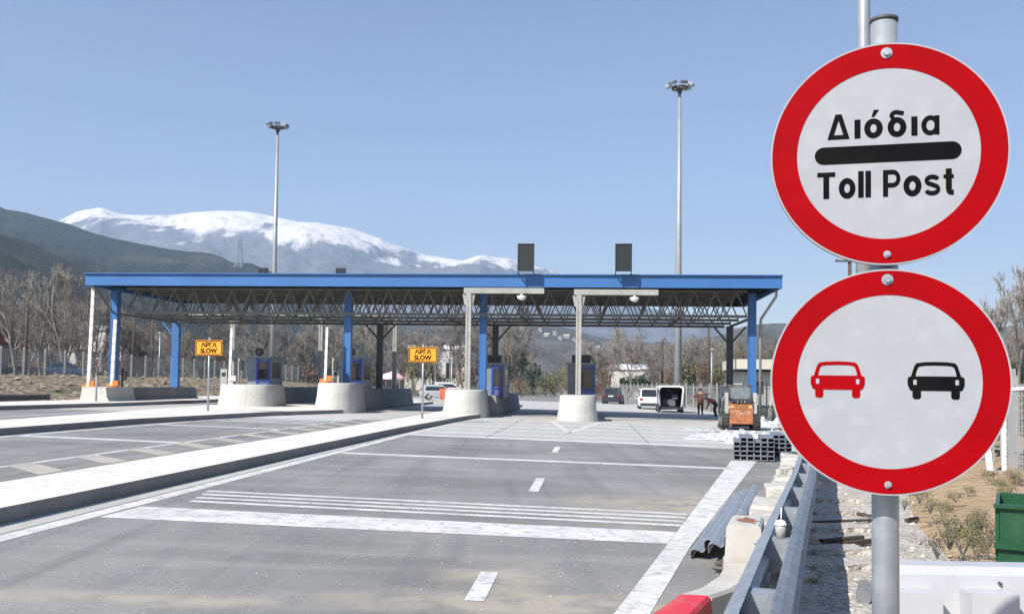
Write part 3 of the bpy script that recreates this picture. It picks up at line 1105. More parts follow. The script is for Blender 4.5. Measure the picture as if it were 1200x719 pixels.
# toll booths
def booth(px0, px1, u, z0, z1, depth, label, mbody, lampx=None, win=True, hood=False, base=0.0):
    v0, v1 = vpx(px0, u), vpx(px1, u)
    w = v1 - v0
    t = thing("toll_booth", label, "toll booth", W(u, (v0 + v1) / 2, z0), -ROADA, "toll booths under the canopy")
    h = z1 - z0
    c = MB()
    c.box((0, depth / 2, h / 2), (w, depth, h))
    c.build("cabin", mbody, t)
    r = MB()
    r.box((0, depth / 2 - 0.05, h + 0.05), (w + 0.16, depth + 0.24, 0.1))
    r.build("roof", M_BOOTH, t)
    fr = MB()
    for x in (-w * 0.06, w / 2 - 0.05):
        fr.box((x, -0.03, h / 2), (0.12, 0.09, h))
    fr.box((w * 0.22, -0.028, h * 0.9), (w * 0.46, 0.08, 0.1))
    fr.box((w * 0.22, -0.028, h * 0.3), (w * 0.46, 0.08, 0.1))
    fr.build("window_frame", M_BLUED, t)
    MB().box((w * 0.22, -0.012, h * 0.6), (w * 0.44, 0.02, h * 0.5)).build("window", M_GLASS, t)
    MB().box((w * 0.22, -0.014, h * 0.14), (w * 0.44, 0.03, h * 0.22)).build("panel", mat("violet_blue_panel", (0.1, 0.13, 0.3), (0.08, 0.1, 0.25), 2, 0.5), t)
    s = MB()
    s.box((w / 2 + 0.008, depth * 0.5, h * 0.62), (0.02, depth * 0.62, h * 0.5))
    s.build("window", M_GLASS, t)
    if lampx is not None:
        x = (lampx - 0.5) * w
        lm = MB()
        T = Matrix.Translation((x, 0.1, h + 0.36)) @ Matrix.Rotation(R(90), 4, 'X')
        lm.prism([(0.23 * math.cos(a * math.pi / 10), 0.23 * math.sin(a * math.pi / 10)) for a in range(20)], T, 0.16)
        lm.bar((x, 0.03, h + 0.1), (x, 0.03, h + 0.2), 0.08)
        q = lm.build("signal_lamp", M_BLACK, t)
        T2 = Matrix.Translation((x, -0.062, h + 0.36)) @ Matrix.Rotation(R(90), 4, 'X')
        MB().prism([(0.09 * math.cos(a * math.pi / 8), 0.09 * math.sin(a * math.pi / 8)) for a in range(16)], T2, 0.012).build("lens", M_BOOTHD, q)
    if hood:
        MB().box((0, 0.4, h + 0.32), (w * 0.7, 0.5, 0.44)).build("sign_box", M_BLACK, t)


booth(290, 316, 52.0, 1.2, 3.0, 2.2, "grey-blue toll booth with dark window and round black lamp, leftmost of the row", M_BOOTH, 0.5)
booth(397, 424, 52.0, 1.15, 3.05, 2.4, "grey toll booth half hidden behind the second blue column", M_BOOTH, 0.52)
booth(567, 590, 51.2, 0.95, 2.75, 3.0, "toll booth with black sign box on top, right of the third blue column", M_BOOTH, None, hood=True)
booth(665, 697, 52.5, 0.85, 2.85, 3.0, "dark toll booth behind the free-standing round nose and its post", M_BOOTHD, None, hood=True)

# raised barrier arms
M_BAND = mat("grey_band", (0.55, 0.52, 0.5), (0.5, 0.47, 0.45), 4, 0.6)


def barrier(px, u, z0, z1, label, orange=True, lean=0.0, w=0.13):
    v = vpx(px, u)
    t = thing("lane_barrier", label, "barrier", W(u, v, z0), -ROADA, "raised barrier arms at the toll lanes")
    L = z1 - z0
    a = MB()
    a.bar((0, 0, 0.3), (lean, 0, L), w, 0.08)
    bd = a
    for k in range(int(L / 0.5)):
        z = 0.45 + k * 0.5
        bd.bar((lean * z / L, 0, z), (lean * (z + 0.2) / L, 0, z + 0.2), w + 0.008, 0.088, mi=1)
    a.build("arm", [M_WHITE, M_BAND], t)
    h = MB()
    h.box((-0.06, 0.16, 0.2), (0.5, 0.3, 0.42))
    h.box((0.2, 0.1, 0.42), (0.3, 0.3, 0.3))
    h.build("housing", M_ORANGE if orange else M_BAND, t)


barrier(103.5, 48.0, 1.0, 6.6, "tall white raised barrier arm with orange foot outside the far left column", True, 0.12, 0.17)
barrier(131, 48.6, 1.05, 4.9, "white raised barrier arm with orange foot against the far left blue column", True, 0.1, 0.17)
barrier(269, 49.0, 1.4, 4.5, "white raised barrier arm left of the leftmost booth", False, 0.05)
barrier(381, 48.6, 1.45, 4.5, "white raised barrier arm with orange foot on the second booth's nose", True, 0.05)
# coin machines and signal posts next to the arms
for px, u, z0, lab in ((279.5, 49.0, 1.4, "thin post with black signal head between barrier arm and leftmost booth"), (390, 48.6, 1.45, "thin post with black signal head between barrier arm and second blue column"), (143, 49.5, 0.8, "thin dark signal post beside the far left blue column"), (113, 46.5, 0.5, "low grey post with black cap before the leftmost precast barrier")):
    v = vpx(px, u)
    t = thing("signal_post", lab, "signal", W(u, v, z0), -ROADA, "signal posts at the toll lanes")
    MB().tube([(0, 0, 0), (0, 0, 1.5)], 0.055, 8).build("post", M_PALE if px != 143 else M_BLACK, t)
    MB().box((0.12, 0, 1.1 if px != 113 else 1.45), (0.2, 0.18, 0.5 if px != 113 else 0.18)).build("signal_head", M_BLACK, t)
for px, u, z0, lab in ((264, 49.2, 1.35, "grey ticket machine left of the leftmost booth"), (394.5, 49.0, 1.45, "grey ticket machine beside the second blue column"), (849.5, 52.0, 0.1, "dark slate cabinet behind the orange loader")):
    v = vpx(px, u)
    t = thing("ticket_machine", lab, "machine", W(u, v, z0), -ROADA)
    big = px == 849.5
    w, h = (0.62, 1.6) if big else (0.36, 1.0)
    MB().box((0, 0, h / 2), (w, 0.5, h)).build("cabinet", mat("slate_panel", (0.07, 0.08, 0.11), (0.09, 0.1, 0.13), 2, 0.5) if big else M_PALE, t)
    MB().box((0, -0.255, h * 0.68), (w * 0.6, 0.02, h * 0.2)).build("screen", M_GLASS, t)
    MB().box((0, 0, h + 0.02), (w + 0.06, 0.56, 0.05)).build("lid", M_DKST, t)

# ================================================================== floodlight masts
def mast(px, Y, label, top, toplamp=True):
    k = ray(px, 450)
    X = k.x / k.y * Y
    g = Vector((X, Y, gz(X, Y)))
    t = thing("floodlight_mast", label, "mast", g, 0.3, "tall floodlight masts")
    H = top - g.z
    MB().tube([(0, 0, 0), (0, 0, H * 0.5), (0, 0, H)], [0.36, 0.25, 0.14], 14).build("pole", M_MAST, t)
    MB().tube([(0, 0, 0), (0, 0, 0.05), (0, 0, 0.06)], [0.5, 0.5, 0.3], 12).build("base_plate", M_GALVD, t)
    hd = MB()
    for i in range(12):
        a, b_ = 2 * math.pi * i / 12, 2 * math.pi * (i + 1) / 12
        hd.bar((0.7 * math.cos(a), 0.7 * math.sin(a), H - 0.25), (0.7 * math.cos(b_), 0.7 * math.sin(b_), H - 0.25), 0.12)
    for i in range(3):
        a = math.pi * i / 3
        hd.bar((-0.7 * math.cos(a), -0.7 * math.sin(a), H - 0.25), (0.7 * math.cos(a), 0.7 * math.sin(a), H - 0.25 + 0.002 * i), 0.1)
    hd.tube([(0, 0, H - 0.9), (0, 0, H - 0.3)], [0.13, 0.3], 10)
    hd.build("head_frame", M_DKST, t)
    for i in range(6):
        a = 2 * math.pi * i / 6 + 0.4
        M = Matrix.Rotation(a, 3, 'Z') @ Matrix.Rotation(R(28), 3, 'Y')
        fl = MB()
        fl.box(Vector((1.0 * math.cos(a), 1.0 * math.sin(a), H + 0.02)), (0.5, 0.62, 0.26), M=M)
        q = fl.build("floodlight", M_GALVD, t)
        g2 = MB()
        g2.box(Vector((1.0 * math.cos(a), 1.0 * math.sin(a), H + 0.02)) + M @ Vector((0, 0, -0.136)), (0.42, 0.54, 0.012), M=M)
        g2.build("lens", M_WHITE, q)


mast(318.5, 104, "tall floodlight mast rising behind the left half of the canopy", at(325, 147, 104).z)
mast(794.5, 84, "tall floodlight mast rising behind the right half of the canopy", at(796, 100, 84).z)
mast(1013, 36, "tall floodlight mast partly hidden behind the two round road signs", 30.5)

# ================================================================== amber warning signs
def slow_sign(x, yb, px0, px1, y0, y1, label):
    # foot on the island top
    P = gnd(x, yb, 0.18)
    Y = P.y
    t = thing("slow_sign", label, "sign", P, R(-3), "amber warning signs on the islands")
    A, B = at(px0, y1, Y), at(px1, y0, Y)
    w, zb2, zt2 = B.x - A.x, A.z - P.z, B.z - P.z
    MB().tube([(0, 0.05, 0), (0, 0.05, zt2 + 0.12)], 0.045, 8).build("post", M_GALV, t)
    p = MB()
    p.box((0, -0.012, (zb2 + zt2) / 2), (w, 0.025, zt2 - zb2))
    board = p.build("board", M_AMBER, t)
    bd = MB()
    zc_, hz = (zb2 + zt2) / 2, (zt2 - zb2)
    for s in (-1, 1):
        bd.box((s * (w / 2 - 0.035), -0.028, zc_), (0.03, 0.008, hz - 0.08))
        bd.box((0, -0.028, zc_ + s * (hz / 2 - 0.035)), (w - 0.105, 0.008, 0.03))
    bd.build("border", M_INK, board)
    for txt, za, zb3, ww in (("\u0391\u03a1\u0393\u0391", 0.54, 0.86, 0.29), ("SLOW", 0.14, 0.46, 0.31)):
        o = lettering(txt, -w * ww, w * ww, zb2 + hz * za, zb2 + hz * zb3, 0.0, M_INK, board, 0.04)
        for q in o.data.vertices:
            q.co = (q.co.x, -0.03, q.co.y)
    MB().box((0, 0.012, zc_), (0.3, 0.022, 0.05)).build("clamp", M_GALV, t)


slow_sign(243, 481.5, 228.5, 261, 398.5, 416, "amber slow sign on a thin post, left, in front of the leftmost booth")
slow_sign(494.5, 490, 477, 510.5, 406.5, 424, "amber slow sign on a thin post standing on the long concrete island")

# ================================================================== big road signs in front
SY = 2.96
SPHI = R(15)
PX = at(1037, 450, SY)
post_g = gz(PX.x, PX.y)
sign = thing("road_sign", "round red-rimmed Toll Post sign above a no-overtaking sign on one grey post", "road sign", (PX.x, PX.y, post_g), -SPHI)
ztop = at(1037, 27, SY).z - post_g
pr = 15.6 * SY / FPX * 0.97
PM = MB().tube([(0, 0.0, -0.3), (0, 0, ztop)], pr, 28)
PM.build("post", M_GALV, sign)
MB().tube([(0, 0, ztop + 0.001), (0, 0, ztop + 0.012)], [pr + 0.003, pr + 0.003], 28).build("cap", M_DKST, sign)
RAD = 0.343
# the face plane lies in front of the post
FY = -(pr + 0.075)


def disc_pos(x, y):
    """centre of a disc in the sign's own frame from an image position"""
    P = at(x, y, SY - 0.118)
    d = Matrix.Rotation(SPHI, 3, 'Z') @ Vector((P.x - PX.x, P.y - PX.y, 0))
    return d.x, P.z - post_g


def circ(r, n=96):
    return [(r * math.cos(2 * math.pi * k / n), r * math.sin(2 * math.pi * k / n)) for k in range(n)]


def ring_face(mb, r0, r1, y, n=96, cx=0, cz=0):
    A = [(cx + r0 * math.cos(2 * math.pi * k / n), y, cz + r0 * math.sin(2 * math.pi * k / n)) for k in range(n + 1)]
    B = [(cx + r1 * math.cos(2 * math.pi * k / n), y, cz + r1 * math.sin(2 * math.pi * k / n)) for k in range(n + 1)]
    mb.strip(A, B)


def sign_disc(cx, cz, label):
    T = Matrix(((1, 0, 0, cx), (0, 0, -1, FY + 0.003), (0, 1, 0, cz), (0, 0, 0, 1)))
    d = MB()
    d.prism(circ(RAD), T, 0.004)
    # folded rim
    for k in range(96):
        pass
    A = [(cx + RAD * math.cos(2 * math.pi * k / 96), FY - 0.001, cz + RAD * math.sin(2 * math.pi * k / 96)) for k in range(97)]
    B = [(a[0], FY + 0.022, a[2]) for a in A]
    d.strip(A, B)
    o = d.build("sign_disc", M_FACE, sign)
    tag(o, label)
    rg = MB()
    ring_face(rg, RAD * 0.768, RAD * 0.985, FY - 0.0022, cx=cx, cz=cz)
    rg.build("red_ring", M_RED, o, recalc=False)
    for s, dz in ((1, 0.905), (-1, -0.905)):
        bt = MB()
        Tb = Matrix.Translation((cx, FY, cz + dz * RAD)) @ Matrix.Rotation(R(90), 4, 'X')
        r = 0.0125 if s > 0 else 0.008
        bt.prism(circ(r * 1.35, 20), Tb, 0.0045)
        bt.prism(circ(r * 0.8, 6), Matrix.Translation((cx, FY, cz + dz * RAD)) @ Matrix.Rotation(R(90), 4, 'X'), 0.013)
        bt.build("bolt", M_GALV, o)
    br = MB()
    for dz in (0.2, -0.2):
        br.box((cx, FY + 0.035, cz + dz), (0.3, 0.055, 0.035))
        br.tube([(-pr - 0.012, 0, cz + dz), (-pr - 0.012, 0, cz + dz + 0.001)], 0.001, 4)
        for k in range(20):
            a, b_ = math.pi * 2 * k / 20, math.pi * 2 * (k + 1) / 20
            br.bar(((pr + 0.004) * math.cos(a), (pr + 0.004) * math.sin(a), cz + dz), ((pr + 0.004) * math.cos(b_), (pr + 0.004) * math.sin(b_), cz + dz), 0.005, 0.03)
    br.build("bracket", M_GALVD, o)
    return o


c1 = disc_pos(1039.5, 179)
c2 = disc_pos(1040.5, 447)
d1 = sign_disc(c1[0], c1[1], "round white sign face with red rim reading Toll Post in Greek and English")
d2 = sign_disc(c2[0], c2[1], "round no-overtaking face with a red car beside a black car")
KX, KZ = 137.0 / RAD, 129.5 / RAD


def onface(o, c):
    """lettering is made flat in x, y: stand it up on the sign face"""
    for q in o.data.vertices:
        q.co = (c[0] + q.co.x, FY - 0.0026, c[1] + q.co.y)
    return o


# px offsets from the disc centre, levelled
for txt, x0_, x1_, y0_, y1_, gap_ in (("\u0394\u03b9\u03cc\u03b4\u03b9\u03b1", -69 / KX, 59.5 / KX, 19.0 / KZ, 48.5 / KZ, 0.2), ("Toll", -81 / KX, -19.5 / KX, -50.5 / KZ, -19.5 / KZ, 0.13), ("Post", -4.5 / KX, 75 / KX, -50.5 / KZ, -19.5 / KZ, 0.12)):
    q = MB()
    for A_, B_ in block_text(txt, x0_, x1_, y0_, y1_ - y0_, gap_):
        q.strip([(c1[0] + x, FY - 0.0026 - 0.00006 * n_, c1[1] + y) for x, y, n_ in A_], [(c1[0] + x, FY - 0.0026 - 0.00006 * n_, c1[1] + y) for x, y, n_ in B_])
    q.build("lettering", M_INK, d1, recalc=False)
bar = MB()
hl, hr = 84 / KX, 10.2 / KZ
poly = [(hl - hr + hr * math.cos(a), hr * math.sin(a)) for a in [(-90 + 15 * k) * math.pi / 180 for k in range(13)]] + [(-hl + hr + hr * math.cos(a), hr * math.sin(a)) for a in [(90 + 15 * k) * math.pi / 180 for k in range(13)]]
bar.add([(c1[0] + x, FY - 0.0026, c1[1] + y) for x, y in poly], [tuple(range(len(poly)))])
bar.build("bar", M_INK, d1, recalc=False)


def car_symbol(cx, cz, w, h, m, par, name):
    """rear view of a saloon, as on the European no-overtaking sign"""
    y0 = FY - 0.0026

    def pt(a, b):
        return (cx + a * w, y0, cz + b * h)
    s = MB()
    body = [(-1, 0.12), (-0.96, 0.2), (-0.84, 0.24), (0.84, 0.24), (0.96, 0.2), (1, 0.12), (1, -0.22), (0.93, -0.46), (0.88, -0.52), (-0.88, -0.52), (-0.93, -0.46), (-1, -0.22)]
    s.add([pt(a, b) for a, b in body], [tuple(range(len(body)))])
    out = [(-0.88, 0.24), (-0.84, 0.42), (-0.76, 0.78), (-0.68, 0.93), (-0.4, 0.985), (0, 1.0), (0.4, 0.985), (0.68, 0.93), (0.76, 0.78), (0.84, 0.42), (0.88, 0.24)]
    inn = [(-0.72, 0.24), (-0.7, 0.42), (-0.64, 0.68), (-0.58, 0.76), (-0.38, 0.8), (0, 0.815), (0.38, 0.8), (0.58, 0.76), (0.64, 0.68), (0.7, 0.42), (0.72, 0.24)]
    s.strip([pt(a, b + 0.001) for a, b in out], [pt(a, b + 0.001) for a, b in inn])
    for q in (-0.68, 0.68):
        wh = [(q - 0.15, -0.515), (q + 0.15, -0.515), (q + 0.15, -0.86), (q + 0.09, -0.96), (q - 0.09, -0.96), (q - 0.15, -0.86)]
        s.add([pt(a, b) for a, b in wh], [tuple(range(6))])
    o = s.build(name, m, par, recalc=False)
    return o


lampw = MB()
for cx_, w_, m_, nm in ((-57.5 / KX, 31.5 / KX, M_RED, "red_car_symbol"), (54 / KX, 31.5 / KX, M_INK, "black_car_symbol")):
    cz_ = 1.5 / KZ
    h_ = 21.5 / KZ
    car_symbol(c2[0] + cx_, c2[1] + cz_, w_, h_, m_, d2, nm)
    for q in (-0.74, 0.74):
        lampw.box((c2[0] + cx_ + q * w_, FY - 0.0029, c2[1] + cz_ - 0.08 * h_), (0.12 * w_, 0.0004, 0.26 * h_))
lampw.build("lamp_symbol", M_FACE, d2)

# ================================================================== double-sided guard rail
RAILP = [(2.2, 0.17), (4.11, 0.58), (7.84, 1.5), (11.5, 2.42), (15.4, 3.36), (19.5, 4.35), (24.0, 5.43)]


def rail_at(u):
    for (a, b), (c, d) in zip(RAILP, RAILP[1:]):
        if u <= c:
            return b + (d - b) * (u - a) / (c - a)
    return RAILP[-1][1]


WPROF = [(0.0, 0.0), (0.035, 0.012), (0.075, 0.045), (0.075, 0.085), (0.035, 0.118), (0.0, 0.135), (0.0, 0.175), (0.035, 0.192), (0.075, 0.225), (0.075, 0.265), (0.035, 0.298), (0.0, 0.31)]


def wbeam(mb, path, side, z0, lip=0.006):
    """corrugated beam along ground points; side = +1 bulges to the right"""
    rows = []
    for i, (u, v) in enumerate(path):
        a, b = path[max(0, i - 1)], path[min(len(path) - 1, i + 1)]
        A, B = W(*a), W(*b)
        d = (B - A).normalized()
        nrm = Vector((d.y, -d.x, 0)) * side
        g = gp(u, v, z0)
        rows.append([g + nrm * o_ + Vector((0, 0, z_)) for o_, z_ in WPROF] + [g + nrm * (o_ - lip) + Vector((0, 0, z_)) for o_, z_ in reversed(WPROF)])
    n = len(rows[0])
    vs = [p for r_ in rows for p in r_]
    fs = [(i * n + k, i * n + (k + 1) % n, (i + 1) * n + (k + 1) % n, (i + 1) * n + k) for i in range(len(rows) - 1) for k in range(n)]
    mb.add(vs, fs)
    mb.add(rows[0], [tuple(range(n))])
    mb.add(rows[-1], [tuple(range(n))])


rail = thing("guard_rail", "double-sided galvanised guard rail running from the foreground past the round signs", "guard rail", (0, 0, 0))
RW = 0.24
path = [(2.2 + 0.5 * k, rail_at(2.2 + 0.5 * k)) for k in range(44)]
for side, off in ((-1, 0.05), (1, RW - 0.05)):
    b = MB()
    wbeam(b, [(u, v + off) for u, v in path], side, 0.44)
    b.build("rail_beam", M_GALV if side < 0 else M_GALVD, rail)  # right-hand beam in darker steel, its shaded side put into the colour
    for u in (6.2, 10.2, 14.2, 18.2, 22.2):
        sp = MB()
        wbeam(sp, [(u, rail_at(u) + off + side * 0.004), (u + 0.32, rail_at(u + 0.32) + off + side * 0.004)], side, 0.44, 0.003)
        for k in range(4):
            g = gp(u + 0.05 + 0.07 * k, rail_at(u) + off + side * 0.012, 0.5 + (k % 2) * 0.19)
            sp.tube([g, g + Vector((side * 0.03, -side * 0.006, 0))], 0.013, 6)
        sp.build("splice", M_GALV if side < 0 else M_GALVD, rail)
for k in range(12):
    u = 3.0 + 1.72 * k
    v = rail_at(u) + RW / 2
    g = gp(u, v)
    p = MB()
    M = Matrix.Rotation(-ROADA - R(13.5), 3, 'Z')
    H = 0.72
    p.box(g + M @ Vector((0, 0.045, H / 2 - 0.1)), (0.12, 0.006, H + 0.2), M=M)
    p.box(g + M @ Vector((-0.057, 0.0, H / 2 - 0.1)), (0.006, 0.084, H + 0.2), M=M)
    p.box(g + M @ Vector((0.057, 0.0, H / 2 - 0.1)), (0.006, 0.084, H + 0.2), M=M)
    p.box(g + M @ Vector((0.035, -0.045, H / 2 - 0.1)), (0.038, 0.006, H + 0.2), M=M)
    p.box(g + M @ Vector((-0.035, -0.045, H / 2 - 0.1)), (0.038, 0.006, H + 0.2), M=M)
    po = p.build("post", M_GALVD, rail)
    s = MB()
    s.box(g + M @ Vector((0, 0.0, 0.62)), (0.2, 0.13, 0.22), M=M)
    s.build("spacer", M_GALV, po)

# drink cup standing on a rail post
u = 3.0 + 1.72 * 2
g = gp(u, rail_at(u) + RW / 2, 0.731)
cup = thing("drink_cup", "white-lidded paper cup with a straw standing on the guard rail post", "cup", g)
cup.scale = (0.85, 0.85, 0.85)
MB().tube([(0, 0, 0), (0, 0, 0.1)], [0.032, 0.044], 16).build("cup_body", mat("paper_cup", (0.42, 0.4, 0.38), (0.3, 0.28, 0.26), 30, 0.6), cup)
MB().tube([(0, 0, 0.101), (0, 0, 0.112), (0, 0, 0.116), (0, 0, 0.134), (0, 0, 0.14)], [0.048, 0.048, 0.04, 0.036, 0.02], 16).build("lid", M_WHITE, cup)
MB().tube([(0.004, 0, 0.138), (0.008, 0.004, 0.235)], 0.0055, 8).build("straw", M_WHITE, cup)

# ================================================================== plastic and concrete barrier units along the rail
M_CREAM = mat("cream_plastic", (0.56, 0.54, 0.49), (0.48, 0.46, 0.41), 3, 0.6, c3=(0.46, 0.42, 0.36), scale3=5)
M_REDP = mat("red_plastic", (0.68, 0.03, 0.045), (0.58, 0.025, 0.04), 4, 0.45, c3=(0.6, 0.12, 0.1), scale3=8)


def loft(mb, secs):
    n = len(secs[0])
    vs = [p for s_ in secs for p in s_]
    mb.add(vs, [(i * n + k, i * n + (k + 1) % n, (i + 1) * n + (k + 1) % n, (i + 1) * n + k) for i in range(len(secs) - 1) for k in range(n)])
    mb.add(secs[0], [tuple(range(n))])
    mb.add(secs[-1], [tuple(range(n))])


def jsec(u, v, wb, wt, h, skew=0.0):
    """cross-section of a barrier unit at (u, v): foot width wb, top width wt, height h"""
    pr_ = [(-wb / 2, -0.03), (wb / 2, -0.03), (wb / 2, 0.12), (wt / 2 + 0.015, h * 0.55), (wt / 2, h - 0.02), (wt / 2 - 0.02, h), (-wt / 2 + 0.02, h), (-wt / 2, h - 0.02), (-wt / 2 - 0.015, h * 0.55), (-wb / 2, 0.12)]
    return [gp(u + a * skew, v + a, z) for a, z in pr_]


GB = "barrier units beside the guard rail"
b = MB()
loft(b, [jsec(3.6, 0.02, 0.36, 0.24, 0.46), jsec(5.2, 0.42, 0.36, 0.23, 0.46), jsec(5.82, 0.64, 0.34, 0.2, 0.46)])
o = b.build("barrier_unit", M_REDP)
tag(o, "bright red plastic barrier unit nearest the camera beside the guard rail", "barrier", GB)
b = MB()
loft(b, [jsec(5.85, 0.65, 0.34, 0.2, 0.455), jsec(6.2, 0.82, 0.34, 0.21, 0.43), jsec(6.6, 1.0, 0.34, 0.22, 0.44), jsec(7.0, 1.1, 0.34, 0.22, 0.45)])
o = b.build("barrier_unit", M_CREAM)
tag(o, "low cream barrier unit with a bent sloping top, behind the red one", "barrier", GB)
b = MB()
loft(b, [jsec(7.05, 1.13, 0.34, 0.25, 0.72), jsec(7.6, 1.25, 0.34, 0.25, 0.72)])
o = b.build("barrier_unit", M_CREAM)
tag(o, "tall cream barrier unit with a rust-stained top edge beside the guard rail", "barrier", GB)
st = MB()
ra = [(7.32 + 0.2 * math.cos(a * 0.45) * (0.75 + 0.35 * math.sin(a * 2.3)), 1.2 + 0.1 * math.sin(a * 0.45) * (0.7 + 0.4 * math.sin(a * 3.1 + 1))) for a in range(14)]
st.add([gp(a, b2, 0.7225) for a, b2 in ra], [tuple(range(14))])
so_ = st.build("rust_stain", mat("rust", (0.3, 0.12, 0.07), (0.2, 0.09, 0.06), 20, 0.95), o)

# broken concrete blocks between the units and the pipe stack
M_BLK = mat("broken_concrete", (0.52, 0.5, 0.45), (0.4, 0.38, 0.34), 6, 0.95, bump=0.02, c3=(0.3, 0.27, 0.22), scale3=3)
rng = random.Random(21)


def chunk(c, d, rz, rg):
    mb = MB()
    mb.box((0, 0, d[2] / 2), d, taper=rg.uniform(0.78, 0.95))
    me_v = [Vector(p) for p in mb.v]
    mb.v = [tuple(p + Vector((rg.uniform(-.12, .12) * d[0], rg.uniform(-.12, .12) * d[1], rg.uniform(-.1, .1) * d[2] if p.z > 0.01 else 0))) for p in me_v]
    return mb


for k in range(17):
    u = 7.95 + k * 0.76 + rng.uniform(-.05, .05)
    v = rail_at(u) - 0.24 + rng.uniform(-.05, .05)
    d = (rng.uniform(0.3, 0.42), rng.uniform(0.5, 0.72), rng.uniform(0.3, 0.5))
    mb = chunk(None, d, 0, rng)
    o = mb.build("concrete_chunk", M_BLK, loc=gp(u, v, -0.01))
    bv = o.modifiers.new("bevel", 'BEVEL')
    bv.width = 0.03
    bv.segments = 2
    o.rotation_euler = (0, 0, -ROADA - R(13) + rng.uniform(-.15, .15))
    tag(o, "pale broken concrete block in the row between the road and the guard rail", "concrete block", "pale concrete blocks along the guard rail")

# two loose rail beams lying on the road edge
for j, (a, b2, lab) in enumerate(((uv(gnd(824, 656)), uv(gnd(864, 591)), "loose galvanised rail beam lying on the road edge, the left of the pair"), (uv(gnd(846, 663)), uv(gnd(880, 590)), "loose galvanised rail beam lying on the road edge, the right of the pair"))):
    A, B = W(*a), W(*b2)
    d = (B - A).normalized()
    x = Vector((d.y, -d.x, 0))
    tilt = R(38 if j == 0 else 30)
    up = Vector((0, 0, 1))
    mb = MB()
    secs = []
    for q in (A, B):
        g = gp(*uv(q), 0.02 + 0.1 * j)
        outer = [g + (x * math.cos(tilt) + up * math.sin(tilt)) * (z_ - 0.155) * 0.95 + (up * math.cos(tilt) - x * math.sin(tilt)) * o_ * 1.0 + up * 0.07 for o_, z_ in WPROF]
        inner = [p - (up * math.cos(tilt) - x * math.sin(tilt)) * 0.006 for p in reversed(outer)]
        secs.append(outer + inner)
    loft(mb, secs)
    tag(mb.build("loose_rail_beam", M_GALV), lab, "rail beam", "loose rail beams on the road edge")
o = MB()
g = gp(8.75, 1.42, 0.0)
for k in range(34):
    vs_, fs_ = rock_verts(rng, g + Vector((rng.uniform(-.2, .22), rng.uniform(-.1, .32), 0.03 + rng.uniform(0, .07))), rng.uniform(0.06, 0.1))
    o.add(vs_, fs_)
tag(o.build("rubble_heap", mat("dark_rubble", (0.06, 0.055, 0.05), (0.12, 0.11, 0.1), 9, 0.95)), "small heap of dark rubble under the ends of the loose rail beams", "rubble")

# ================================================================== stack of hollow posts
def channel(kx, kz, L, m, wall=0.012, w=0.155, h=0.105):
    """hollow post section lying along its length"""
    mb = MB()
    out = [(-w / 2, 0), (w / 2, 0), (w / 2, h), (-w / 2, h)]
    inn = [(-w / 2 + wall, wall), (w / 2 - wall, wall), (w / 2 - wall, h - wall), (-w / 2 + wall, h - wall)]
    V = [(x, 0, z) for x, z in out] + [(x, 0, z) for x, z in inn] + [(x, L, z) for x, z in out] + [(x, L, z) for x, z in inn]
    F = []
    for k in range(4):
        k2 = (k + 1) % 4
        F += [(k, k2, 4 + k2, 4 + k), (8 + k, 12 + k, 12 + k2, 8 + k2), (k, 8 + k, 8 + k2, k2), (4 + k, 4 + k2, 12 + k2, 12 + k)]
    mb.add(V, F)
    return mb


proto = channel(0, 0, 1.9, M_GALVD).build("steel_post_section", M_GALVD)
first = True
for (px, py, cols, rows_, lab) in ((883.5, 540, 6, 5, "hollow galvanised post section in the left, nearer stack by the rail"), (913, 535, 4, 5, "hollow galvanised post section in the right stack by the rail")):
    g0 = gnd(px, py, 0.0)
    for r_ in range(rows_):
        for c_ in range(cols):
            if r_ == rows_ - 1 and (c_ == 0 or c_ == 3):
                continue
            o = proto if first else proto.copy()
            if not first:
                COL.objects.link(o)
            first = False
            off = Vector(((c_ - (cols - 1) / 2) * 0.162 + rng.uniform(-.004, .004), rng.uniform(-.05, .05), 0.02 + r_ * 0.112))
            q = Matrix.Rotation(-ROADA - R(8), 3, 'Z') @ off
            o.location = g0 + q
            o.rotation_euler = (0, 0, -ROADA - R(8) + rng.uniform(-.008, .008))
            tag(o, lab, "steel post", "stacked steel post sections")
# plastic sheets and bags strewn round the stack
M_PLAST = mat("white_plastic_sheet", (0.55, 0.56, 0.56), (0.42, 0.43, 0.44), 5, 0.4)


def crumple(px, py, sx, sy, h, lab, seed, lift=0.0):
    g = gnd(px, py, 0.0)
    n = 16
    mb = MB()
    vs = []
    for i in range(n):
        for j in range(n):
            x, y = (i / (n - 1) - .5) * sx, (j / (n - 1) - .5) * sy
            e = min(i, j, n - 1 - i, n - 1 - j) / (n / 2)
            z = 0.015 + h * (abs(noise.fractal((x * 3 + seed * 9, y * 3, seed), 0.8, 2.0, 4)) + 0.15) * min(1, e * 2.5)
            jit = noise.noise((x * 2.1, y * 2.1, seed + 5.0)) * 0.25
            vs.append((x + jit, y + jit * 0.6, z + lift))
    mb.add(vs, [(i * n + j, (i + 1) * n + j, (i + 1) * n + j + 1, i * n + j + 1) for i in range(n - 1) for j in range(n - 1)])
    o = mb.build("plastic_sheet", M_PLAST, loc=g)
    o.rotation_euler = (0, 0, seed * 1.3)
    return tag(o, lab, "plastic sheet", "plastic sheets strewn by the steel posts")


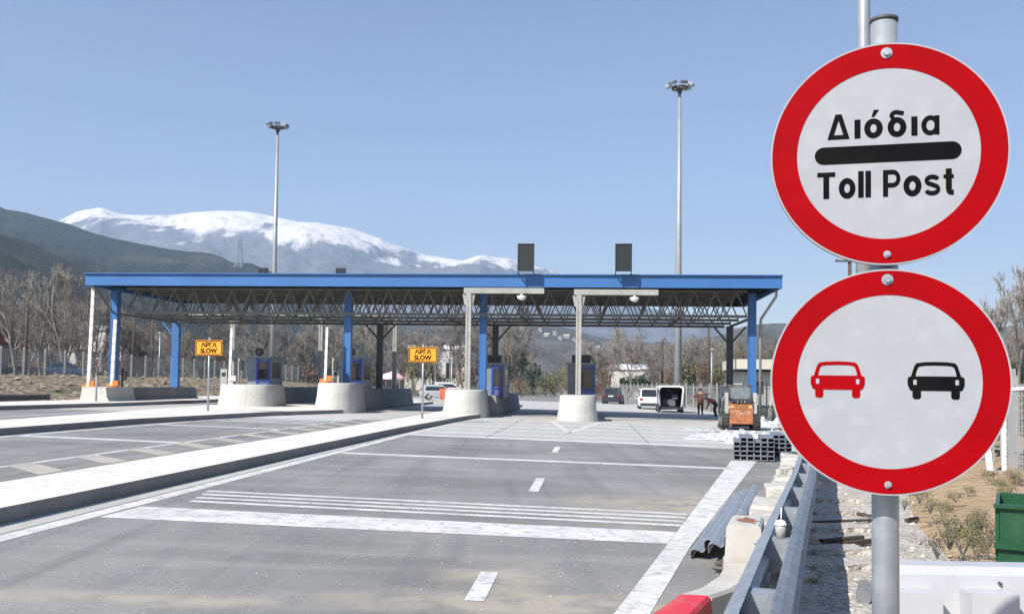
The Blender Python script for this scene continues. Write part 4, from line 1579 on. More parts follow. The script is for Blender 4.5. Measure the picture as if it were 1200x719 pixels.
crumple(838, 514, 2.4, 2.2, 0.22, "crumpled white plastic sheet flat on the apron left of the steel posts", 1)
crumple(862, 513, 1.6, 2.6, 0.4, "crumpled white plastic bundle heaped between loader and steel posts", 2)
crumple(893, 520, 2.2, 2.0, 0.5, "white plastic heap just behind the steel post stacks", 3)
crumple(905, 500, 2.2, 3.0, 0.55, "white plastic heap right of the orange loader's wheels", 4)
crumple(818, 505, 1.8, 1.0, 0.12, "small white plastic scrap at the left end of the strewn sheets", 5)

# ================================================================== right foreground: plastic barrier, bin, debris
pb = thing("water_barrier", "white ribbed plastic road barrier in the lower right corner", "barrier", (at(1040, 653, 4.9).x, 4.9, gz(2, 4.9)), -R(1.5))
L = 2.0
H = 0.84
secs = []
body = MB()
prof = [(-0.26, 0.0), (0.26, 0.0), (0.26, 0.1), (0.15, 0.34), (0.1, H - 0.04), (0.07, H), (-0.07, H), (-0.1, H - 0.04), (-0.15, 0.34), (-0.26, 0.1)]
body.prism(prof, Matrix(((0, 0, 1, 0), (1, 0, 0, 0), (0, 1, 0, 0), (0, 0, 0, 1))), L)
pbb = body.build("body", mat("white_polyethylene", (0.5, 0.5, 0.51), (0.44, 0.44, 0.45), 3, 0.4), pb)
rib = MB()
for k in range(6):
    x = -0.04 + k * 0.37
    M = Matrix.Rotation(R(-3.8), 3, 'X')
    rib.box((x + 0.1, -0.165, 0.44), (0.235, 0.19, 0.6), taper=0.97)
rib.build("rib", mat("white_polyethylene_rib", (0.51, 0.51, 0.52), (0.45, 0.45, 0.46), 3, 0.4), pb)
cp = MB()
cp.tube([(0.52, -0.104, H - 0.075), (0.52, -0.12, H - 0.078)], 0.009, 10)
cp.build("plug", M_DKST, pb)

A = at(1166, 590, 7.6)
gb = gz(A.x, A.y) + 0.1
bin_ = thing("waste_bin", "dark green metal waste bin at the right edge behind the white barrier", "bin", (A.x, A.y, gb), R(-28))
bh = A.z - gb
M_GRN = mat("green_paint", (0.012, 0.075, 0.03), (0.009, 0.058, 0.024), 3, 0.4, c3=(0.03, 0.095, 0.045), scale3=4)
q = MB()
q.box((0.62, 0.0, bh * 0.28), (1.2, 0.03, bh * 0.56))
q.box((0.62, 1.0, bh * 0.5), (1.2, 0.03, bh))
q.box((0.015, 0.5, bh * 0.5), (0.03, 0.97, bh - 0.01))
q.box((1.225, 0.5, bh * 0.5), (0.03, 0.97, bh - 0.01))
q.box((0.62, 0.5, 0.05), (1.17, 0.96, 0.03))
q.box((0.62, 0.01, bh * 0.785), (1.17, 0.03, bh * 0.41))
q.build("body", M_GRN, bin_)
q = MB()
q.box((0.62, -0.03, bh * 0.57), (1.26, 0.06, 0.045))
q.box((0.62, -0.015, bh - 0.012), (1.26, 0.06, 0.03))
q.build("lip", M_GRN, bin_)
q = MB()
for s in (0.1, 1.14):
    q.box((s, 0.5, -0.04), (0.1, 0.9, 0.1))
q.build("skid", M_DKST, bin_)

# planks, slabs and sticks on the gravel
M_WOOD = mat("weathered_wood", (0.36, 0.31, 0.24), (0.25, 0.21, 0.16), 9, 0.9)
M_DWOOD = mat("dark_wood", (0.045, 0.035, 0.028), (0.08, 0.065, 0.05), 9, 0.9)
for (x0, y0, x1, y1, w, h, m_, nm, lab) in (
        (936, 622, 956, 642, 0.14, 0.04, M_WOOD, "wood_plank", "short weathered plank lying beside the guard rail on the gravel"),
        (940, 573, 958, 572, 0.2, 0.12, M_BLK, "kerb_piece", "grey kerb piece lying on the gravel beside the guard rail, farther off"),
        (944, 613, 1021, 611, 0.045, 0.03, M_DWOOD, "wood_batten", "thin dark batten lying across the gravel, the farther one"),
        (985, 598, 1020, 606, 0.035, 0.03, M_DWOOD, "wood_stick", "thin crooked dark stick lying on the gravel left of the sign post"),
        (962, 637, 1010, 633, 0.075, 0.05, M_DWOOD, "wood_batten", "thick dark batten lying across the gravel, the nearer one"),
        (990, 640, 1021, 637, 0.06, 0.05, M_DWOOD, "wood_offcut", "dark wood offcut lying by the sign post"),
        (935, 641, 948, 633, 0.1, 0.03, M_DWOOD, "wood_scrap", "dark scrap of wood lying under the guard rail's right side"),
        (1062, 611, 1075, 609, 0.05, 0.04, M_DWOOD, "wood_scrap", "dark scrap of wood on the gravel right of the sign post")):
    A, B = gnd(x0, y0, 0.02), gnd(x1, y1, 0.02)
    mid = (A + B) / 2
    mb = MB()
    mb.bar(A - mid + Vector((0, 0, h / 2)), B - mid + Vector((0, 0, h / 2 + 0.01)), w, h)
    tag(mb.build(nm, m_, loc=mid), lab, "wood" if m_ is not M_BLK else "kerb piece")
# rough slabs across the verge
for k, (y, xa, xb) in enumerate(((565, 945, 1010), (588, 942, 1012), (603, 940, 1015), (623, 938, 1020), (650, 934, 1021), (668, 932, 1022), (683, 931, 962))):
    A, B = gnd(xa, y, 0.0), gnd(xb, y + 1.5, 0.0)
    d = B - A
    Lx = d.length
    dep = 0.95 if k < 3 else 0.42
    mb = MB()
    n = 10
    top, bot = [], []
    rg = random.Random(k)
    pf = [(0.0 + i / (n - 1) * Lx, rg.uniform(-.03, .03)) for i in range(n)] + [(Lx - i / (n - 1) * Lx, dep + rg.uniform(-.05, .05)) for i in range(n)]
    hgt = 0.05
    mb.add([(x, yy, hgt + rg.uniform(-.008, .008)) for x, yy in pf], [tuple(range(len(pf)))])
    m2 = len(pf)
    mb.add([(x, yy, hgt) for x, yy in pf] + [(x, yy, -0.05) for x, yy in pf], [(i, (i + 1) % m2, m2 + (i + 1) % m2, m2 + i) for i in range(m2)])
    o = mb.build("stone_slab", M_GRAV, loc=A)
    o.rotation_euler = (0, 0, math.atan2(d.y, d.x))
    tag(o, "rough pale slab laid across the gravel between guard rail and sign post", "slab", "rough slabs across the gravel verge")
# ribbed hose end by the sign post
A = gnd(1012, 708, 0.0)
mb = MB()
for k in range(9):
    mb.tube([A + Vector((0.02 * k, 0.05 * k, 0.06)), A + Vector((0.02 * k + 0.008, 0.05 * k + 0.022, 0.06))], 0.06 if k % 2 == 0 else 0.052, 14)
tag(mb.build("ribbed_pipe", mat("grey_rubber", (0.16, 0.17, 0.18), (0.22, 0.23, 0.24), 9, 0.7)), "short grey ribbed pipe lying on the gravel at the sign post's foot", "pipe")

# ================================================================== orange skid-steer loader
g = gnd(868, 504, 0.0)
ld = thing("skid_loader", "orange compact loader seen from behind, dark wheels, standing on the apron", "loader", (g.x, g.y, g.z), -R(8))
M_ORUST = mat("worn_orange_paint", (0.46, 0.16, 0.05), (0.3, 0.1, 0.04), 5, 0.7, c3=(0.16, 0.075, 0.045), scale3=4)
b = MB()
b.box((0, 0.85, 0.6), (0.98, 1.9, 0.62))
b.build("chassis", M_DKST, ld)
b = MB()
b.box((0, -0.16, 0.72), (1.0, 0.16, 0.86), taper=0.96)
b.box((0, 0.1, 1.12), (1.0, 0.5, 0.14))
hood = b.build("engine_cover", M_ORUST, ld)
b = MB()
for k in range(6):
    b.box((-0.375 + 0.15 * k, -0.2, 1.26), (0.09, 0.2, 0.12))
b.box((0, 0.0, 1.31), (1.0, 0.4, 0.03))
b.build("grille", M_BLACK, hood)
b = MB()
for s in (-1, 1):
    b.box((s * 0.38, -0.245, 1.03), (0.13, 0.02, 0.1))
b.build("tail_lamp", mat("amber_lens", (0.8, 0.45, 0.2), (0.75, 0.4, 0.15), 9, 0.3), hood)
b = MB()
b.box((0, -0.247, 1.02), (0.5, 0.012, 0.17))
b.build("vent", mat("dark_rust", (0.25, 0.1, 0.03), (0.3, 0.14, 0.04), 20, 0.7), hood)
b = MB()
rg = random.Random(3)
x = -0.36
while x < 0.36:
    b.box((x, -0.246, 0.76 - x * 0.09), (0.018, 0.006, 0.17 + rg.uniform(-.02, .02)))
    b.box((x + 0.04, -0.246, 0.76 - x * 0.09 + rg.choice((-0.07, 0.0, 0.07))), (0.06, 0.006, 0.03))
    x += 0.085
b.build("marking", mat("faded_marking", (0.6, 0.5, 0.38), (0.4, 0.25, 0.14), 14, 0.7), hood)
for s in (-1, 1):
    for y in (0.12, 1.28):
        wt = MB()
        T = Matrix.Translation((s * 0.52, y, 0.4)) @ Matrix.Rotation(R(90 * s), 4, 'Y')
        cr = [(0.4 * math.cos(2 * math.pi * k / 28) * (1 if k % 2 else 0.95), 0.4 * math.sin(2 * math.pi * k / 28) * (1 if k % 2 else 0.95)) for k in range(28)]
        wt.prism(cr, T, 0.3)
        w_ = wt.build("wheel", M_TYRE, ld)
        rm = MB()
        rm.prism([(0.2 * math.cos(2 * math.pi * k / 16), 0.2 * math.sin(2 * math.pi * k / 16)) for k in range(16)], Matrix.Translation((s * 0.8, y, 0.4)) @ Matrix.Rotation(R(90 * s), 4, 'Y'), 0.03)
        rm.build("rim", M_PALE, w_)
    ar = MB()
    ar.bar((s * 0.6, -0.1, 0.72), (s * 0.6, 0.1, 1.62), 0.14, 0.16)
    ar.bar((s * 0.6, 0.05, 1.56), (s * 0.62, 1.5, 1.25), 0.12, 0.16)
    ar.bar((s * 0.62, 1.5, 1.27), (s * 0.62, 2.4, 0.35), 0.12, 0.16)
    ar.build("lift_arm", M_PALE, ld)
b = MB()
for sx in (-0.48, 0.48):
    for sy in (0.35, 1.45):
        b.box((sx, sy, 1.6), (0.07, 0.07, 0.66))
b.box((0, 0.9, 1.95), (1.04, 1.2, 0.07))
b.box((0, 0.33, 1.34), (0.9, 0.06, 0.08))
cab = b.build("cab", M_DKST, ld)
MB().box((0, 0.36, 1.64), (0.87, 0.012, 0.5)).build("rear_window", mat("loader_glass", (0.12, 0.16, 0.17), (0.2, 0.24, 0.25), 3, 0.1), cab)
b = MB()
b.box((0, 2.55, 0.3), (1.6, 0.5, 0.5), taper=0.8)
b.build("bucket", M_DKST, ld)

# ================================================================== road vehicles
def wheel_pair(par, xs, ys, r, w):
    for x in xs:
        for y in ys:
            s = 1 if x > 0 else -1
            wt = MB()
            wt.prism([(r * math.cos(2 * math.pi * k / 20), r * math.sin(2 * math.pi * k / 20)) for k in range(20)], Matrix.Translation((x - s * w, y, r)) @ Matrix.Rotation(R(90 * s), 4, 'Y'), w)
            q = wt.build("wheel", M_TYRE, par)
            rm = MB()
            rm.prism([(r * .6 * math.cos(2 * math.pi * k / 12), r * .6 * math.sin(2 * math.pi * k / 12)) for k in range(12)], Matrix.Translation((x, y, r)) @ Matrix.Rotation(R(90 * s), 4, 'Y'), 0.015)
            rm.build("rim", M_GALV, q)


def car(label, loc, rz, m, L=4.3, wid=1.75, h=1.5, kind="hatch", cat="car", name="parked_car", group=None, roofm=None):
    """car with its rear at y = 0 and its nose at y = L"""
    t = thing(name, label, cat, loc, rz, group)
    w = wid / 2
    bl = h * 0.58
    sec = []
    for y, k, z0, z1 in ((0, 0.9, 0.42, bl - 0.06), (0.1, 0.97, 0.3, bl), (L * 0.3, 1, 0.25, bl + 0.02), (L * 0.62, 1, 0.25, bl), (L * 0.9, 0.96, 0.28, bl - 0.14), (L, 0.82, 0.4, bl - 0.26)):
        a = w * k
        sec.append([(-a * 0.94, y, z0), (a * 0.94, y, z0), (a, y, z0 + 0.15), (a, y, z1 - 0.12), (a * 0.93, y, z1), (-a * 0.93, y, z1), (-a, y, z1 - 0.12), (-a, y, z0 + 0.15)])
    b = MB()
    loft(b, sec)
    body = b.build("body", m, t)
    if kind == "suv":
        gh = ((0.06, 0.86, 0.02), (0.3, 0.78, 1), (L * 0.52, 0.76, 1), (L * 0.7, 0.86, 0.02))
    else:
        gh = ((0.12, 0.86, 0.02), (0.5, 0.72, 1), (L * 0.48, 0.72, 1), (L * 0.68, 0.85, 0.02))
    sec = []
    for y, k, q in gh:
        z = bl - 0.02 + (h - bl) * q
        sec.append([(-w * 0.88, y, bl - 0.03), (w * 0.88, y, bl - 0.03), (w * k, y, z), (-w * k, y, z)])
    b = MB()
    loft(b, sec)
    b.build("roof", roofm or m, t)
    (y0, k0, q0), (y1, k1, q1), (y2, k2, q2), (y3, k3, q3) = gh
    zt = h - 0.04
    rw = MB()
    rw.add([(-w * 0.74, y0 + 0.02, bl + 0.05), (w * 0.74, y0 + 0.02, bl + 0.05), (w * k1 * 0.9, y1 - 0.05, zt - 0.06), (-w * k1 * 0.9, y1 - 0.05, zt - 0.06)], [(0, 1, 2, 3)])
    rw.v = [(x, y - 0.03, z) for x, y, z in rw.v]
    rw.build("rear_window", M_GLASS, t, recalc=False)
    fw = MB()
    fw.add([(-w * 0.78, y3 + 0.01, bl + 0.03), (w * 0.78, y3 + 0.01, bl + 0.03), (w * k2 * 0.92, y2 + 0.05, zt - 0.04), (-w * k2 * 0.92, y2 + 0.05, zt - 0.04)], [(0, 1, 2, 3)])
    fw.v = [(x, y + 0.02, z + 0.01) for x, y, z in fw.v]
    fw.build("windscreen", M_GLASS, t, recalc=False)
    for s in (-1, 1):
        sw = MB()
        xo, xi = s * (w * 0.88 + 0.006), s * (w * k1 + 0.012)
        sw.add([(xo, y0 + 0.4, bl + 0.04), (xo, y3 - 0.15, bl + 0.04), (xi, y2 - 0.05, zt - 0.06), (xi, y1 + 0.15, zt - 0.06)], [(0, 1, 2, 3)])
        sw.build("side_window", M_GLASS, t, recalc=False)
        MB().box((s * w * 0.78, 0.0, bl - 0.14), (0.22, 0.12, 0.16)).build("tail_lamp", mat("tail_lens", (0.35, 0.02, 0.02), (0.3, 0.02, 0.02), 9, 0.3), t)
        MB().box((s * w * 0.66, L - 0.05, bl - 0.32), (0.3, 0.14, 0.12)).build("headlight", mat("headlight_lens", (0.75, 0.76, 0.78), (0.7, 0.7, 0.72), 9, 0.15), t)
    MB().box((0, -0.02, 0.45), (wid * 0.86, 0.12, 0.2)).build("bumper", M_BLACK, t)
    MB().box((0, -0.012, bl - 0.16), (0.5, 0.05, 0.11)).build("number_plate", M_WHITE, t)
    wheel_pair(t, (-w * 0.99, w * 0.99), (L * 0.2, L * 0.81), h * 0.21, 0.22)
    return t


M_CARW = mat("white_car_paint", (0.78, 0.78, 0.78), (0.74, 0.74, 0.74), 1, 0.3)
M_CARD = mat("dark_car_paint", (0.025, 0.03, 0.04), (0.03, 0.035, 0.045), 1, 0.3)
M_CARB = mat("blue_car_paint", (0.07, 0.11, 0.2), (0.09, 0.13, 0.22), 1, 0.3)
M_CARS = mat("silver_car_paint", (0.5, 0.51, 0.52), (0.45, 0.46, 0.47), 1, 0.3, 0.3)


def onroad(x, y, h=0.0):
    return gnd(x, y, h)


def frm(x, Y, z=None):
    d = ray(x, 450)
    X = d.x / d.y * Y
    return Vector((X, Y, gz(X, Y) if z is None else z))


car("dark sports utility car parked beyond the canopy, seen from behind", frm(716, 92), -R(12), M_CARD, 4.6, 1.9, 1.72, "suv")
car("white car parked beside the open-backed white van", frm(762, 74), -R(6), M_CARW, 4.5, 1.8, 1.72, "suv")
car("blue car parked behind the wire fence on the left bank", frm(52, 92, 1.85), -R(62), M_CARB, 4.4, 1.75, 1.5)
car("white car parked beyond the canopy, right of the nearer slow sign", frm(505, 100, 0.4), -R(75), M_CARW, 4.3, 1.75, 1.45)
car("silver car parked nearer the long booth wall, left of the third blue column", frm(491, 86, 0.2), -R(80), M_CARS, 4.3, 1.75, 1.4)

# van with its back doors open
p0 = frm(786.5, 66)
van = thing("panel_van", "white van parked with its back open on a dark load space", "van", p0, -R(6))
w, L, H = 0.9, 4.6, 1.95
b = MB()


def rrect(a, z0, z1, r):
    out = []
    for cx, cz, s in ((a - r, z0 + 0.1, -90), (a - r, z1 - r, 0), (-a + r, z1 - r, 90), (-a + r, z0 + 0.1, 180)):
        rr = r if cz > z0 + 0.2 else 0.1
        for k in range(4):
            q = R(s + 30 * k)
            out.append((cx + rr * math.cos(q), cz + rr * math.sin(q)))
    return out


o_, i_ = rrect(w, 0.28, H, 0.26), rrect(w - 0.11, 0.4, H - 0.12, 0.2)
n = len(o_)
V = [(x, 0, z) for x, z in o_] + [(x, 0, z) for x, z in i_] + [(x, 3.0, z) for x, z in i_] + [(x, 3.2, z) for x, z in o_] + [(x * 0.92, 3.6, min(z, 1.25)) for x, z in o_] + [(x * 0.88, L, min(z, 0.95)) for x, z in o_]
F = []
for k in range(n):
    k2 = (k + 1) % n
    F += [(k, k2, n + k2, n + k), (n + k, n + k2, 2 * n + k2, 2 * n + k), (k2, k, 3 * n + k, 3 * n + k2), (3 * n + k, 3 * n + k2, 4 * n + k2, 4 * n + k), (4 * n + k, 4 * n + k2, 5 * n + k2, 5 * n + k)]
b.add(V, F)
b.add([V[5 * n + k] for k in range(n)], [tuple(range(n))])
b.build("body", M_CARW, van)
lin = MB()
V = [(x * 0.995, 0.12, z) for x, z in i_] + [(x * 0.99, 2.95, z) for x, z in i_]
lin.add(V, [(k, (k + 1) % n, n + (k + 1) % n, n + k) for k in range(n)])
lin.add(V[n:], [tuple(range(n))])
lin.build("load_space", M_BLACK, van)
bx = MB()
bx.box((-0.1, 1.2, 0.75), (0.9, 0.8, 0.5))
bx.box((0.3, 0.9, 1.15), (0.4, 0.4, 0.3))
bx.build("load", M_BOOTHD, van)
MB().box((0, 2.6, 1.55), (0.35, 0.04, 0.14)).build("mirror", M_PALE, van)
MB().box((0, -0.06, 0.38), (1.7, 0.16, 0.18)).build("bumper", M_BLACK, van)
for s in (-1, 1):
    MB().box((s * 0.94, -0.25, 1.1), (0.05, 0.5, 1.35)).build("door", M_CARD, van)
wheel_pair(van, (-0.9, 0.9), (0.75, 3.7), 0.31, 0.2)

# ================================================================== people
M_SKIN = mat("skin", (0.5, 0.3, 0.21), (0.45, 0.26, 0.18), 9, 0.6)


def person(label, loc, rz, joints, cloth, legs, hat=None, hair=None):
    """joints: dict of positions (x right, y ahead, z up); one continuous skinned body"""
    J = joints
    V, E_, Rd = [], [], []

    def add(p, r):
        V.append(p)
        Rd.append(r * 1.25)
        return len(V) - 1

    def link(a, b_):
        E_.append((a, b_))
    pel = add(J["pelvis"], 0.15)
    bel = add(J["belly"], 0.145)
    che = add(J["chest"], 0.165)
    nek = add(J["neck"], 0.06)
    hd0 = add(J["chin"], 0.085)
    hd1 = add(J["crown"], 0.09)
    for a, b_ in ((pel, bel), (bel, che), (che, nek), (nek, hd0), (hd0, hd1)):
        link(a, b_)
    for s in ("l", "r"):
        sh = add(J["sh" + s], 0.07)
        el = add(J["el" + s], 0.05)
        wr = add(J["wr" + s], 0.035)
        ha = add(J["ha" + s], 0.04)
        link(che, sh)
        link(sh, el)
        link(el, wr)
        link(wr, ha)
        hp = add(J["hip" + s], 0.1)
        kn = add(J["kn" + s], 0.075)
        an = add(J["an" + s], 0.05)
        to = add(J["to" + s], 0.045)
        link(pel, hp)
        link(hp, kn)
        link(kn, an)
        link(an, to)
    me = bpy.data.meshes.new("body")
    me.from_pydata([tuple(p) for p in V], E_, [])
    o = bpy.data.objects.new("body", me)
    COL.objects.link(o)
    sk = o.modifiers.new("skin", 'SKIN')
    for k, d in enumerate(me.skin_vertices[0].data):
        d.radius = (Rd[k], Rd[k])
        d.use_root = k == 0
    ss = o.modifiers.new("sub", 'SUBSURF')
    ss.levels = ss.render_levels = 1
    bpy.context.view_layer.update()
    dg = bpy.context.evaluated_depsgraph_get()
    m2 = bpy.data.meshes.new_from_object(o.evaluated_get(dg))
    bpy.data.objects.remove(o)
    t = thing("person", label, "person", loc, rz)
    m2.materials.clear()
    for q in (M_SKIN, cloth, legs, M_BLACK):
        m2.materials.append(q)
    Js = {k: Vector(v) for k, v in J.items()}
    for p in m2.polygons:
        c = p.center
        best, bi = 9, 0
        for k, v in Js.items():
            d = (c - v).length
            if d < best:
                best, bi = d, k
        p.material_index = {"chin": 0, "crown": 0, "neck": 0, "hal": 0, "har": 0, "wrl": 0, "wrr": 0, "knl": 2, "knr": 2, "hipl": 2, "hipr": 2, "pelvis": 2, "anl": 2, "anr": 2, "tol": 3, "tor": 3}.get(bi, 1)
        p.use_smooth = True
    m2.name = "body"
    b_ = bpy.data.objects.new("body", m2)
    COL.objects.link(b_)
    b_.parent = t
    c = (Js["chin"] + Js["crown"]) / 2
    ax = (Js["crown"] - Js["chin"]).normalized()
    h = MB()
    top = Js["crown"] + ax * 0.03
    h.tube([top - ax * 0.06, top - ax * 0.03, top + ax * 0.05, top + ax * 0.1, top + ax * 0.115], [0.15, 0.115, 0.11, 0.07, 0.02], 12)
    h.build("helmet" if hat else "hair", hat or hair, t)
    return t


M_BROWNC = mat("rust_brown_cloth", (0.16, 0.06, 0.035), (0.11, 0.045, 0.03), 6, 0.9)
M_PINKC = mat("pink_red_cloth", (0.6, 0.13, 0.16), (0.52, 0.1, 0.13), 6, 0.9)
M_DARKC = mat("dark_trousers", (0.04, 0.045, 0.05), (0.06, 0.06, 0.065), 6, 0.9)
person("person in rust-brown clothes standing with one arm stretched out beside the van", frm(821, 64), R(10),
       dict(pelvis=(0, 0, 0.92), belly=(0, 0, 1.08), chest=(0, 0.02, 1.32), neck=(0, 0.03, 1.5), chin=(0, 0.06, 1.58), crown=(0, 0.05, 1.7), shl=(-0.2, 0, 1.4), ell=(-0.42, 0.06, 1.26), wrl=(-0.6, 0.1, 1.15), hal=(-0.68, 0.12, 1.11), shr=(0.2, 0, 1.4), elr=(0.46, 0.04, 1.42), wrr=(0.7, 0.06, 1.5), har=(0.79, 0.07, 1.54), hipl=(-0.11, 0, 0.86), knl=(-0.12, 0.03, 0.48), anl=(-0.12, 0, 0.09), tol=(-0.13, 0.15, 0.04), hipr=(0.11, 0, 0.86), knr=(0.12, 0.02, 0.48), anr=(0.13, -0.02, 0.09), tor=(0.14, 0.13, 0.04)), M_BROWNC, M_BROWNC, None, M_BLACK)
person("person in a pink-red top and white helmet bending forward beside the loader", frm(839, 60), R(75),
       dict(pelvis=(0, 0, 0.86), belly=(0, 0.16, 0.98), chest=(0, 0.36, 1.08), neck=(0, 0.52, 1.16), chin=(0, 0.6, 1.19), crown=(0, 0.7, 1.25), shl=(-0.19, 0.4, 1.08), ell=(-0.22, 0.46, 0.8), wrl=(-0.18, 0.55, 0.6), hal=(-0.17, 0.59, 0.52), shr=(0.19, 0.4, 1.08), elr=(0.22, 0.46, 0.8), wrr=(0.18, 0.55, 0.6), har=(0.17, 0.59, 0.52), hipl=(-0.11, 0, 0.82), knl=(-0.13, 0.1, 0.46), anl=(-0.13, 0.0, 0.09), tol=(-0.14, 0.15, 0.04), hipr=(0.11, 0, 0.82), knr=(0.13, 0.08, 0.46), anr=(0.15, -0.05, 0.09), tor=(0.16, 0.1, 0.04)), M_PINKC, M_DARKC, M_WHITE)

# ================================================================== odds and ends beyond the canopy
t = thing("parasol", "pale pink parasol standing open beyond the canopy's middle columns", "parasol", frm(459, 96, 0.3))
MB().tube([(0, 0, 0), (0, 0, 2.5)], 0.03, 6).build("pole", M_PALE, t)
q = MB()
q.tube([(0, 0, 1.75), (0, 0, 1.95), (0, 0, 2.3), (0, 0, 2.55)], [1.35, 1.3, 0.8, 0.05], 12, smooth=False)
q.build("canopy", mat("pink_cloth", (0.75, 0.5, 0.5), (0.7, 0.44, 0.45), 2, 0.9), t)
g = frm(529, 74, 0.12)
t = thing("waste_skip", "orange-red open skip beyond the canopy, left of the third blue column's gantry", "skip", g, -R(20))
q = MB()
q.box((0, 0, 0.75), (1.15, 1.6, 0.85), taper=1.1)
q.build("body", mat("skip_red", (0.55, 0.15, 0.08), (0.45, 0.11, 0.06), 2, 0.6), t)
q = MB()
q.box((0, 0, 0.2), (1.9, 1.9, 0.22))
q.build("pallet", M_PALE, t)
q = MB()
for s in (-0.5, 0, 0.5):
    q.box((s, -0.82, 0.75), (0.06, 0.06, 0.8))
q.build("rib", mat("skip_rib", (0.5, 0.14, 0.08), (0.4, 0.1, 0.06), 2, 0.6), t)

# utility poles
for px, Y, yt, z0, lab, arm in ((29, 84, 352, 1.85, "dark wooden utility pole with a crossarm among the bare trees, far left", True), (155, 130, 365, 1.8, "dark wooden utility pole seen under the canopy right of the far left column", False), (177, 135, 368, 1.8, "dark wooden utility pole left of the rear blue column", False), (776, 120, 398, 0.0, "thin dark utility pole left of the right-hand mast", True), (830, 110, 380, 0.0, "slim dark utility pole left of the rear right column", False), (996, 62, 300, 0.0, "brown utility pole with crossarm peeping out between the two round signs", True), (595, 140, 398, 0.0, "leaning dark pole right of the rear middle column", False)):
    b0 = frm(px, Y, z0)
    tp = at(px, yt, Y)
    t = thing("utility_pole", lab, "pole", b0)
    hgt = tp.z - z0
    MB().tube([(0, 0, -0.3), (0, 0, hgt)], [0.17, 0.12], 8).build("pole", mat("old_pole_wood", (0.06, 0.045, 0.035), (0.1, 0.075, 0.06), 3, 0.95), t)
    if arm:
        a = MB()
        a.box((0, -0.12, hgt - 0.35), (2.0, 0.1, 0.12))
        a.build("crossarm", M_DKST, t)
        i2 = MB()
        for s in (-0.9, -0.35, 0.35, 0.9):
            i2.tube([(s, -0.12, hgt - 0.29), (s, -0.12, hgt - 0.12)], 0.05, 6)
        i2.build("insulator", M_PALE, t)
for px, Y, yt, yb, lab in ((834, 105, 409, 450, "slim pale post left of the rear right column"), (529, 110, 420, 448, "slim pale post right of the nearer slow sign"), (186, 118, 390, 440, "slim pale post with a box under the canopy's left end")):
    b0 = frm(px, Y, 0.2)
    tp = at(px, yt, Y)
    t = thing("lamp_post", lab, "post", b0)
    MB().tube([(0, 0, -1.0), (0, 0, tp.z - 0.2)], 0.09, 8).build("pole", M_MAST, t)
    MB().box((0, -0.1, tp.z - 0.2), (0.3, 0.3, 0.25)).build("lamp_head", M_PALE, t)

# lattice pylon on the forest hill
p0, d0 = Vector((0, 0, EYE)), ray(280, 313)
hit = HILLS["forest_hill"].ray_cast(p0, d0.normalized())
if hit[0] is not None:
    Yh = hit[0].y
    top = at(280, 277, Yh).z
    t = thing("power_pylon", "grey lattice power pylon on the wooded ridge left of the tall mast", "pylon", hit[0])
    H = top - hit[0].z
    q = MB()
    wb = H * 0.11
    for sx in (-1, 1):
        for sy in (-1, 1):
            q.bar((sx * wb, sy * wb, -2), (sx * wb * 0.2, sy * wb * 0.2, H), 1.0)
    for k in range(8):
        z = H * k / 8
        a, c = wb * (1 - 0.8 * k / 8), wb * (1 - 0.8 * (k + 1) / 8)
        for sy in (-1, 1):
            q.bar((-a, sy * a, z), (c, sy * c, z + H / 8), 0.6)
            q.bar((a, sy * a, z), (-c, sy * c, z + H / 8), 0.6)
    q.build("tower", M_GALVD, t)
    q = MB()
    for z in (0.62, 0.76, 0.9):
        q.bar((-H * 0.15, 0, H * z), (H * 0.15, 0, H * z), 1.0)
    q.build("crossarm", M_GALVD, t)

# ================================================================== fences and rails on the left bank
fl = thing("wire_fence", "wire mesh fence on pale concrete posts along the top of the left bank", "fence", (0, 0, 0))
us = [55 + 2.85 * k for k in range(30)]
for u in us:
    g = gp(u, -43.7)
    MB().box(g + Vector((0, 0, 1.05)), (0.15, 0.15, 2.3)).build("post", mat('weathered_post', (0.3, 0.3, 0.275), (0.22, 0.22, 0.2), 2, 0.9), fl)
q = MB()
for u0, u1 in zip(us, us[1:]):
    A, B = gp(u0, -43.7), gp(u1, -43.7)
    for k in range(9):
        q.bar(A + Vector((0, 0, 0.2 + 0.22 * k)), B + Vector((0, 0, 0.2 + 0.22 * k)), 0.012)
    for k in range(14):
        P = A.lerp(B, (k + 0.5) / 14)
        q.bar(P + Vector((0, 0, 0.1)), P + Vector((0, 0, 2.05)), 0.012)
q.build("mesh", M_GALVD, fl, recalc=False)
gr = thing("bank_rail", "low dark rail on stubby posts at the foot of the left rubble bank", "guard rail", (0, 0, 0))
q = MB()
pth = [(24 + 2 * k, -27.6) for k in range(12)]
wbeam(q, pth, 1, 0.18)
q.build("rail_beam", M_DKST, gr)
for u, v in pth[::1]:
    g = gp(u, v - 0.1)
    MB().box(g + Vector((0, 0, 0.2)), (0.16, 0.16, 0.5)).build("post", M_KERB, gr)

